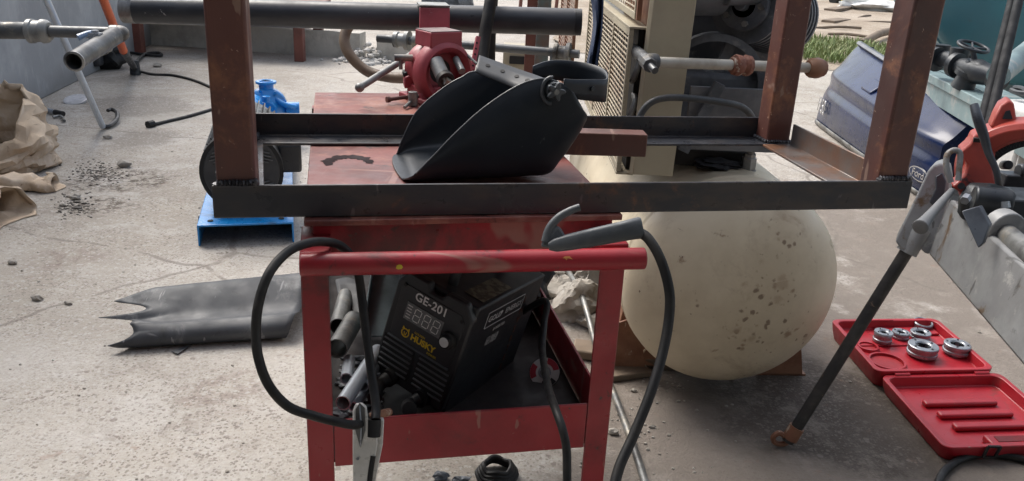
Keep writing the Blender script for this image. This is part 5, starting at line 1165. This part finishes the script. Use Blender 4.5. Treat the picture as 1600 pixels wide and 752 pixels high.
for u in (.06, .33): MB().cyl(k0+ky*(CDp+.004)+kx*u+Z*.05, k0+ky*(CDp+.004)+kx*(u+.05)+Z*.05, .007, n=12).build('hinge', 'casered', case)
q = lidO+kx*.115+ky*.3965+Z*.026
lat = MB()
for a, c_ in (((0, 0), (.035, .0)), ((.035, 0), (.045, .032)), ((.045, .032), (.008, .034)), ((.008, .034), (0, 0))):
    lat.bar(q+kx*a[0]+Z*(a[1]-.006)+ky*.004, q+kx*c_[0]+Z*(c_[1]-.006)+ky*.004, .006, .006, ky)
lat.build('latch', 'rubber', case)
def die(r, h, hole, name='steel_die'):
    t = thing(name, (0, 0, 0), '-', 'die head', 'steel die heads in the red case')
    MB().lathe((0, 0, 0), Z, [(hole, .002), (r*.96, 0), (r, .002), (r, h*.30), (r*.94, h*.34), (r*.94, h*.62), (r, h*.66), (r, h-.002), (r*.95, h), (hole+.004, h), (hole, h-.004), (hole, .002)], 40).build('body', 'steel', t)
    for k in range(4):
        a = k*pi/2+.4; q = V((cos(a), sin(a), 0))*((r+hole)/2); MB().cyl(q+Z*(h+.0003), q+Z*(h+.0022), r*.075, n=12).build('screw', 'valve', t)
        a += pi/4; e = V((cos(a), sin(a), 0)); MB().cbox(e*(hole*.86)+Z*h*.55, (hole*.42, hole*.5, h*.7), e, V((-e.y, e.x, 0))).build('cutter', 'valve', t)
    return t
specs = [((1440, 553), .048, .034, .023, 'largest steel die head, in the middle front of the case'), ((1493, 550), .042, .032, .021, 'steel die head by the right edge of the case'), ((1378, 533), .031, .036, .012, 'small tall steel die head nearest the tube leg'), ((1406, 527), .029, .022, .012, 'small steel die head between the tall one and the back ones'), ((1437, 527), .034, .022, .016, 'medium steel die head behind the largest one')]
for i, ((px, py), r_, h_, ho, lb) in enumerate(specs):
    p = G(px, py, ZC+.008); d_ = die(r_, h_, ho); d_.location = p; d_.rotation_euler = (0, 0, i*.7); d_['label'] = lb
p = G(1441, 509, ZC+.009)
t = thing('steel_ring', p, 'thin polished steel ring at the back of the red case', 'ring'); MB().lathe(p, V((.02, -.12, 1)), [(.026, 0), (.033, 0), (.034, .014), (.031, .017), (.027, .016), (.026, 0)], 40).build('ring', 'steel', t)
# black cable, bottom right
wob([G(1462, 770)+Z*.012, G(1472, 745)+Z*.012, G(1497, 725)+Z*.012, G(1535, 716)+Z*.012, G(1580, 720)+Z*.012, G(1640, 736)+Z*.012], .0105, 'black_cable', M['rubber'], 'thick black cable curving on the slab below the red case', 'cable', n=12)

# ------------------------------------------------------------------ welding machine on the tray
def Rm(yaw, pit, rol): return Matrix.Rotation(yaw, 3, 'Z') @ Matrix.Rotation(pit, 3, 'X') @ Matrix.Rotation(rol, 3, 'Y')
WM = Rm(-.491, -.083, .254); wo_ = CAM+(V((-.252, 1.426, .513))-CAM)*.945; WW, WD, WH = .156, .283, .200
def W(x, y, z): return wo_+WM@(V((x*1.08, y, z*1.20-.028))*.945)
wx_, wy_, wz_ = WM@V((1, 0, 0)), WM@V((0, 1, 0)), WM@V((0, 0, 1))
wm = thing('welding_machine', W(WW/2, WD/2, 0), 'black inverter welding machine with a digital display tilted on the cart tray', 'welder')
MB().obox(W(.003, .016, .004), W(WW-.003, .016, .004)-W(.003, .016, .004), W(.003, WD-.004, .004)-W(.003, .016, .004), W(.003, .016, WH-.004)-W(.003, .016, .004)).build('case', 'plastic', wm, bevel=.004)
# front moulding: outline with chamfered shoulders, two planes
def fpoly(y, ins=0): return [W(x, y, z) for x, z in ((.004+ins, .012+ins), (WW-.004-ins, .012+ins), (WW-ins, .075), (WW-ins, WH-.022-ins), (WW-.020-ins, WH-ins), (WW*.62, WH-ins), (WW*.58, WH-.012-ins), (WW*.42, WH-.012-ins), (WW*.38, WH-ins), (.018+ins, WH-ins), (ins, WH-.022-ins), (ins, .075))]
b = MB(); b.prism(fpoly(0), wy_*.018); fb = b.build('front_bezel', 'plastic', wm, bevel=.004)
b = MB(); b.prism([W(x, -.0015, z) for x, z in ((.014, .094), (.022, .088), (WW-.022, .088), (WW-.014, .094), (WW-.012, WH-.03), (WW-.022, WH-.02), (.022, WH-.02), (.012, WH-.03))], wy_*.002); b.build('control_panel', mat('matt_black_panel', (.032, .034, .038), .5, bump=.03), wm, bevel=.0006)
MB().obox(W(.032, -.0030, .126), wx_*.078, wy_*.0012, wz_*.034).build('display', 'lcd', wm, bevel=.0005)
seg = MB()
def digit(x0):
    w_, h_ = .0125, .0105
    for (a, c_) in (((0, 0), (1, 0)), ((0, 1), (1, 1)), ((0, 2), (1, 2)), ((0, 0), (0, 1)), ((1, 0), (1, 1)), ((0, 1), (0, 2)), ((1, 1), (1, 2))):
        p0 = W(x0+a[0]*w_+a[1]*.001, -.0034, .1305+a[1]*h_); p1 = W(x0+c_[0]*w_+c_[1]*.001, -.0034, .1305+c_[1]*h_)
        seg.bar(p0.lerp(p1, .1), p0.lerp(p1, .9), .0014, .0005, wy_)
for x0 in (.050, .0695, .089): digit(x0)
seg.build('digits', 'lcdseg', wm)
mk = MB()
for k in range(5): mk.obox(W(.035, -.0033, .130+k*.005), wx_*(.010-.001*(k % 2)), wy_*.0002, wz_*.0018)
mk.build('display_marks', 'greyprint', wm)
kq = W(.126, -.003, .134); MB().lathe(kq, -wy_, [(0, 0), (.0155, 0), (.0150, .006), (.0125, .008), (.0115, .014), (0, .014)], 30).build('dial', 'rubber', wm)
MB().cyl(kq-wy_*.0142, kq-wy_*.0152, .0088, n=24).build('dial_cap', 'white', wm)
yb = -.0016
text('GE-201', .0215, W(.076, yb, .170), wx_, wz_, M['white'], wm, 'model_lettering', ext=.0002, bold=.0004, align='CENTER', spc=1.05)
text('HUSKY', .0165, W(.082, yb, .1035), wx_, wz_, M['yellow'], wm, 'yellow_lettering', ext=.0002, bold=.0006, align='CENTER')
text('POWER', .0058, W(.104, yb, .0935), wx_, wz_, M['yellow'], wm, 'small_lettering', ext=.0002, align='CENTER')
text('GOLDEN', .0056, W(.072, yb, .1135), wx_, wz_, M['yellow'], wm, 'small_lettering', ext=.0002, align='CENTER')
em = MB(); c_ = W(.044, yb-.0004, .104)
em.tube([c_+(wx_*cos(a*.5236)+wz_*sin(a*.5236))*.0075 for a in range(13)], .0011, 6, 2)
for s_ in (-1, 1): em.prism([c_+wx_*(s_*.003)+wz_*.008, c_+wx_*(s_*.0075)+wz_*.0055, c_+wx_*(s_*.0068)+wz_*.0115], -wy_*.0004); em.bar(c_+wx_*s_*.0025+wz_*.002, c_+wx_*s_*.001-wz_*.005, .0014, .0006, wy_)
em.build('wolf_emblem', 'yellow', wm)
for side in (0, 1):
    b = MB()
    for k in range(6): 
        x0 = .008+side*.076; z0 = .030+k*.0095
        b.obox(W(x0, -.004, z0), wx_*.064, wy_*.006, wz_*.0030)
    b.build('vent_louvre', 'louvre', wm, bevel=.0008)
    MB().obox(W(.006+side*.076, -.0012, .026), wx_*.068, wy_*.001, wz_*.068).build('vent_recess', 'dark', wm)
MB().obox(W(.012, -.0045, .086), wx_*.132, wy_*.006, wz_*.003).build('panel_ledge', 'grip', wm, bevel=.001)
for x_ in (.042, .112):
    q = W(x_, -.002, .020); MB().lathe(q, -wy_, [(0, 0), (.016, 0), (.016, .010), (.0, .010)], 24).build('socket', 'rubber', wm)
for x_, z_ in ((.018, .178), (WW-.018, .172)):
    MB().cyl(W(x_, -.001, z_), W(x_, -.0025, z_), .0035, n=10).build('screw', 'rubber', wm)
b = MB(); b.tube([W(WW*.5, .05, WH-.004), W(WW*.5, .055, WH+.022), W(WW*.5, .11, WH+.030), W(WW*.5, .19, WH+.030), W(WW*.5, .235, WH+.022), W(WW*.5, .24, WH-.004)], .009, 12, 6); b.build('carry_handle', 'plastic', wm)
MB().obox(W(.105, .045, WH-.0035), wx_*.04, wy_*.10, wz_*.0006).build('rating_label', mat('label_print', (.06, .05, .03), .5, 0, (.16, .14, .09), sc=60, lo=.45, hi=.55), wm)
# side lettering
xs = WW-.003+.0004
def SW(y, z): return W(xs, y, z)
fr_ = MB()
for a, c_ in (((.065, .148), (.205, .148)), ((.205, .148), (.205, .176)), ((.205, .176), (.065, .176)), ((.065, .176), (.065, .148))):
    fr_.bar(SW(*a), SW(*c_), .0012, .0004, wx_)
fr_.build('name_box', 'greyprint', wm)
text('GOLD   ENERGY', .0165, SW(.135, .162), wy_, wz_, M['greyprint'], wm, 'side_lettering', ext=.0002, bold=.0001, align='CENTER')
text('\u2022', .03, SW(.118, .164), wy_, wz_, M['greyprint'], wm, 'side_dot', ext=.0002, align='CENTER')
text('INVERTER', .0095, SW(.105, .136), wy_, wz_, M['greyprint'], wm, 'side_lettering', ext=.0002)
b = MB(); b.obox(SW(.092, .108), wy_*.042, wx_*.0003, wz_*.018); b.build('side_sticker', mat('sticker_print', (.30, .30, .30), .5, 0, (.10, .10, .10), sc=160, lo=.45, hi=.55), wm)
for i, ch in enumerate('INVERTER'): text(ch, .020, SW(.212-.006*i*0+.0, .150-.019*i+.012), wy_, wz_, M['faintprint'], wm, 'vertical_lettering', ext=.0002, align='CENTER')
# cable plugs
def Tpts(lst): return [D(*q) for q in lst]
ma = wo_
plug1 = [W(.042, -.010, .020), W(.040, -.035, .013), D(585, 622, 1.42), D(570, 640, 1.36)]
plug2 = [W(.112, -.010, .020), W(.108, -.035, .014), D(640, 640, 1.36), D(606, 655, 1.30)]
MB().tube(plug1[:3], .0125, 12).build('cable_plug', 'rubber', wm); MB().tube(plug2[:3], .0125, 12).build('cable_plug', 'rubber', wm)

# ------------------------------------------------------------------ offcuts in the tray
def offcut(p0, p1, r, label, m='brightpipe', rtop=None):
    t = thing('pipe_offcut', p0, label, 'pipe', 'metal pipe offcuts in the cart tray')
    MB().cyl(p0, p1, r, n=24, hollow=.002).build('tube', m, t); return t
offcut(D(536, 630, 1.355), D(590, 548, 1.56), .0125, 'fat bright pipe offcut pointing at the camera')
offcut(D(541, 592, 1.46), D(546, 562, 1.55), .0105, 'short bright offcut standing behind the fat one')
offcut(D(566, 603, 1.45), D(602, 545, 1.60), .0115, 'bright offcut tucked against the welding machine')
offcut(D(527, 545, 1.52), D(553, 500, 1.65), .019, 'wide dull pipe offcut resting on the left leg side', 'galv')
offcut(D(528, 510, 1.62), D(540, 462, 1.78), .016, 'narrow dull offcut at the back left', 'galv')
offcut(D(634, 470, 1.75), D(636, 375, 1.78), .0075, 'thin bright rod-like pipe standing upright behind the machine')
q0, q1 = D(590, 525, 1.60), D(606, 405, 1.80); t = thing('steel_channel', q0, 'pale blue grey steel channel leaning upright in the cart tray', 'channel')
b = MB(); dv = (q1-q0); sxv = V((cos(.1), sin(.1), 0)); nn = dv.cross(sxv).normalized()
if nn.y > 0: nn = -nn
b.obox(q0-sxv*.028, sxv*.062, -nn*.003, dv); b.obox(q0-sxv*.028, sxv*.003, nn*.022, dv); b.obox(q0+sxv*.031, sxv*.003, nn*.022, dv); b.build('channel_wall', 'tealchan', t, bevel=.0006)
q0 = D(537, 500, 1.68); t = thing('bent_plate', q0, 'bent grey steel plate standing behind the dull offcuts', 'plate')
b = MB(); b.quads([[D(524+6*j+2*i, 438+i*12, 1.80-.02*i)+V((0, .012*sin(j*.6), 0)) for j in range(8)] for i in range(7)]); b.build('plate', 'sheet', t, solid=.003)
b = MB()
for i in range(90):
    p = G(random.uniform(528, 600), random.uniform(560, 655), ZS); r_ = random.uniform(.003, .009); b.ico(p+Z*r_*.5, r_, 1, (1.4, .9, .6), .4, 2, i)
tag(b.build('swarf_scraps', 'engine', ang=20), 'dark swarf and scraps littering the cart tray', 'scrap', kind='stuff')
# cutting disc
dc = D(851, 582, 1.62); dn_ = (V((-.15, -.70, .62))).normalized()
t = thing('cutting_disc', dc, 'small cutting disc with a red and white label leaning in the tray', 'disc')
MB().lathe(dc-dn_*.003, dn_, [(.009, 0), (.030, 0), (.030, .003), (.009, .003), (.009, 0)], 40).build('disc', 'rubber', t)
MB().lathe(dc+dn_*.0002, dn_, [(.012, 0), (.0288, 0), (.0288, .0004), (.012, .0004), (.012, 0)], 40).build('label', 'discwhite', t)
x, y, _ = basis(dn_)
for a0_ in (20, 150, 265):
    pts = [dc+dn_*.0007+(x*cos(RAD(a0_+i*6))+y*sin(RAD(a0_+i*6)))*.0284 for i in range(12)]+[dc+dn_*.0007+(x*cos(RAD(a0_+66-i*6))+y*sin(RAD(a0_+66-i*6)))*.017 for i in range(12)]
    MB().prism(pts, dn_*.0003).build('label_print', 'discred' if a0_ != 265 else 'ink', t)
MB().lathe(dc+dn_*.0009, dn_, [(.0085, 0), (.0125, 0), (.0125, .0006), (.0085, .0006), (.0085, 0)], 30).build('bush', 'steel', t)
# dark bag behind the machine, right
offcut(D(552, 636, 1.40), D(574, 608, 1.50), .0085, 'small offcut low in the corner of the tray')
p = G(845, 560, ZS)+cy_*.28; tag(MB().ico(p+Z*.05, .09, 3, (1., 1.2, .7), .35, 1.8, 11).build('black_bag', 'rubber', ang=30), 'crumpled black bag in the tray behind the welding machine', 'bag')

# ------------------------------------------------------------------ electrode holder, earth clamp and cables
eh = thing('electrode_holder', D(925, 375, 1.2), 'dark grey electrode holder with a squeeze lever resting on the red handle', 'electrode holder')
dE = 1.19
h0, h1 = D(868, 383, dE), D(1000, 356, dE)
hdv2 = (h1-h0).normalized(); hup = (D(925, 350, dE)-D(925, 385, dE)); hup = (hup-hdv2*hup.dot(hdv2)).normalized(); hsd = hdv2.cross(hup)
b = MB(); rows = []
for (u, hh_, ww) in ((-.010, .009, .009), (.0, .016, .012), (.02, .019, .013), (.05, .021, .013), (.10, .023, .014), (.1215, .025, .0145), (.124, .023, .013)):
    c_ = h0+hdv2*u; rows.append([c_+hup*hh_*.62*math.copysign(abs(sin(2*pi*k/16))**.55, sin(2*pi*k/16))+hsd*ww*math.copysign(abs(cos(2*pi*k/16))**.55, cos(2*pi*k/16)) for k in range(16)])
for r in rows: pass
vs = b.quads(rows, close_v=True); b.bm.faces.new(vs[0]); b.bm.faces.new(vs[-1]); gb = b.build('grip', 'grip', eh, ang=40)
for k in range(7): 
    c_ = h0+hdv2*(.03+k*.014); MB().cbox(c_+hsd*-.0125+hup*.0015, (.009, .003, .004), hdv2, hsd, hup).build('grip_ridge', 'rubber', gb)
jw = MB(); jw.prism([D(845, 386, dE-.004), D(850, 368, dE-.004), D(862, 355, dE-.004), D(872, 360, dE-.004), D(884, 372, dE-.004), D(892, 382, dE-.004), D(868, 389, dE-.004)], -hsd*.012 if hsd.y < 0 else hsd*.012); jw.build('jaw', 'grip', eh, bevel=.003)
MB().tube([D(852, 378, dE), D(858, 358, dE), D(872, 341, dE), D(890, 330, dE), D(906, 324, dE)], lambda u: .0065-.001*u, 10).build('squeeze_lever', 'grip', eh)
MB().tube([D(862, 372, dE), D(870, 358, dE), D(880, 372, dE)], .0045, 8).build('jaw_spring', 'grip', eh)
cbl = [D(994, 362, 1.195), D(1012, 372, 1.18), D(1032, 405, 1.17), D(1045, 450, 1.17), D(1046, 490, 1.17), D(1037, 545, 1.16), D(1018, 610, 1.14), D(990, 680, 1.12), D(966, 735, 1.10), D(956, 790, 1.08), D(950, 860, 1.06)]
gq = cbl[-1]
cbl += [V((gq.x-.03, gq.y+.1, .25)), V((gq.x-.05, gq.y+.3, .02)), V((gq.x-.25, gq.y+.5, .012))]
MB().tube(cbl, .0072, 12).build('lead', 'rubber', eh)
# earth clamp hung over the tray front
ec_ = thing('earth_clamp', D(578, 690, 1.2), 'silver earth clamp clipped over the front edge of the cart tray', 'clamp')
dC = 1.205
def EC(px, py, d=dC): return D(px, py, d)
b = MB(); b.prism([EC(551, 640), EC(556, 629), EC(566, 628), EC(573, 634), EC(576, 660), EC(588, 668), EC(590, 690), EC(582, 740), EC(576, 800), EC(552, 800), EC(551, 700)], -fy*.006); cl_ = b.build('front_jaw', 'clamp', ec_, bevel=.0018)
b = MB(); b.prism([EC(588, 650, dC+.012), EC(600, 652, dC+.012), EC(598, 690, dC+.012), EC(588, 740, dC+.012), EC(582, 800, dC+.012), EC(574, 800, dC+.012), EC(580, 720, dC+.012)], -fy*.008); b.build('rear_jaw', 'clamp', ec_, bevel=.0015)
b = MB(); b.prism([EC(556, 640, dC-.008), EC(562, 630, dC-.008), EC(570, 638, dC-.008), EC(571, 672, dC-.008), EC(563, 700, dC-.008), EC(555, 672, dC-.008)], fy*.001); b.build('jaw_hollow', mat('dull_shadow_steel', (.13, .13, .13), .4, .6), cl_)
MB().tube([EC(562, 634, dC-.009), EC(564, 670, dC-.011), EC(563, 697, dC-.009)], .0012, 6, 3).build('jaw_rib', 'steel', cl_)
MB().cyl(EC(559, 717, dC-.006), EC(559, 717, dC-.010), .0022, n=10).build('rivet', 'steel', cl_)
MB().cyl(EC(585, 655, dC-.001), EC(584, 682, dC-.001), .0095, n=16).build('cable_sleeve', 'rubber', ec_)
MB().tube([EC(583, 712, dC-.004), EC(578, 745, dC-.004), EC(574, 800, dC-.004)], .004, 8).build('spring_arm', 'rubber', ec_)
MB().tube([EC(578, 652, 1.215), EC(592, 648, 1.22), EC(608, 644, 1.25)], .006, 8).build('cable_lug', 'brown', ec_)
cab = [EC(587, 656, 1.20), D(587, 630, 1.215), D(580, 580, 1.23), D(572, 520, 1.235), D(566, 470, 1.24), D(560, 430, 1.245), D(550, 402, 1.25), D(530, 383, 1.235), D(505, 378, 1.21), D(478, 381, 1.18), D(448, 395, 1.15), D(420, 428, 1.12), D(404, 475, 1.11), D(400, 520, 1.11), D(404, 560, 1.11), D(420, 602, 1.12), D(450, 635, 1.135), D(490, 650, 1.15), D(530, 660, 1.16), D(556, 664, 1.185), D(575, 655, 1.24), D(590, 640, 1.32), plug1[-2]]
MB().tube(cab, .0066, 12).build('lead', 'rubber', ec_)
# supply cable of the machine hanging over the tray front on the right
pc_ = [W(WW*.6, WD, .05), D(848, 470, 1.55), D(850, 505, 1.50), D(847, 540, 1.45), D(850, 570, 1.38), D(858, 610, 1.28), D(868, 640, 1.215), D(878, 668, 1.19), D(885, 700, 1.185), D(886, 740, 1.18), D(886, 800, 1.18), D(884, 900, 1.2)]
g_ = pc_[-1]; pc_ += [V((g_.x, g_.y+.05, .03)), V((g_.x+.1, g_.y+.2, .012))]
wob(pc_, .0062, 'supply_cable', M['rubber'], 'black supply cable hanging over the right end of the cart tray front', 'cable', n=12)
# hose coils and scrap on the slab under the cart
u0 = G(780, 752); t = thing('scrap_coil', u0, 'dark coil of wire lying on the slab under the cart', 'coil')
for k in range(4):
    c_ = G(775, 765)+V((0, .05, .01+.008*k)); MB().tube([c_+V((cos(2*pi*i/16)*(.05-.005*k), sin(2*pi*i/16)*(.05-.005*k), .004*sin(i*1.7))) for i in range(17)], .006, 8, 3).build('loop', 'rubber', t)
for i, (px, py, lb) in enumerate(((690, 748, 'dark metal scrap under the middle of the cart'), (720, 755, 'brown metal scrap beside the wire coil'))):
    p = G(px, py); tag(MB().rock(p+Z*.008, .022, (1.3, .8, .6), i+70).build('metal_scrap', 'engine', ang=15), lb, 'scrap', 'scrap under the cart')
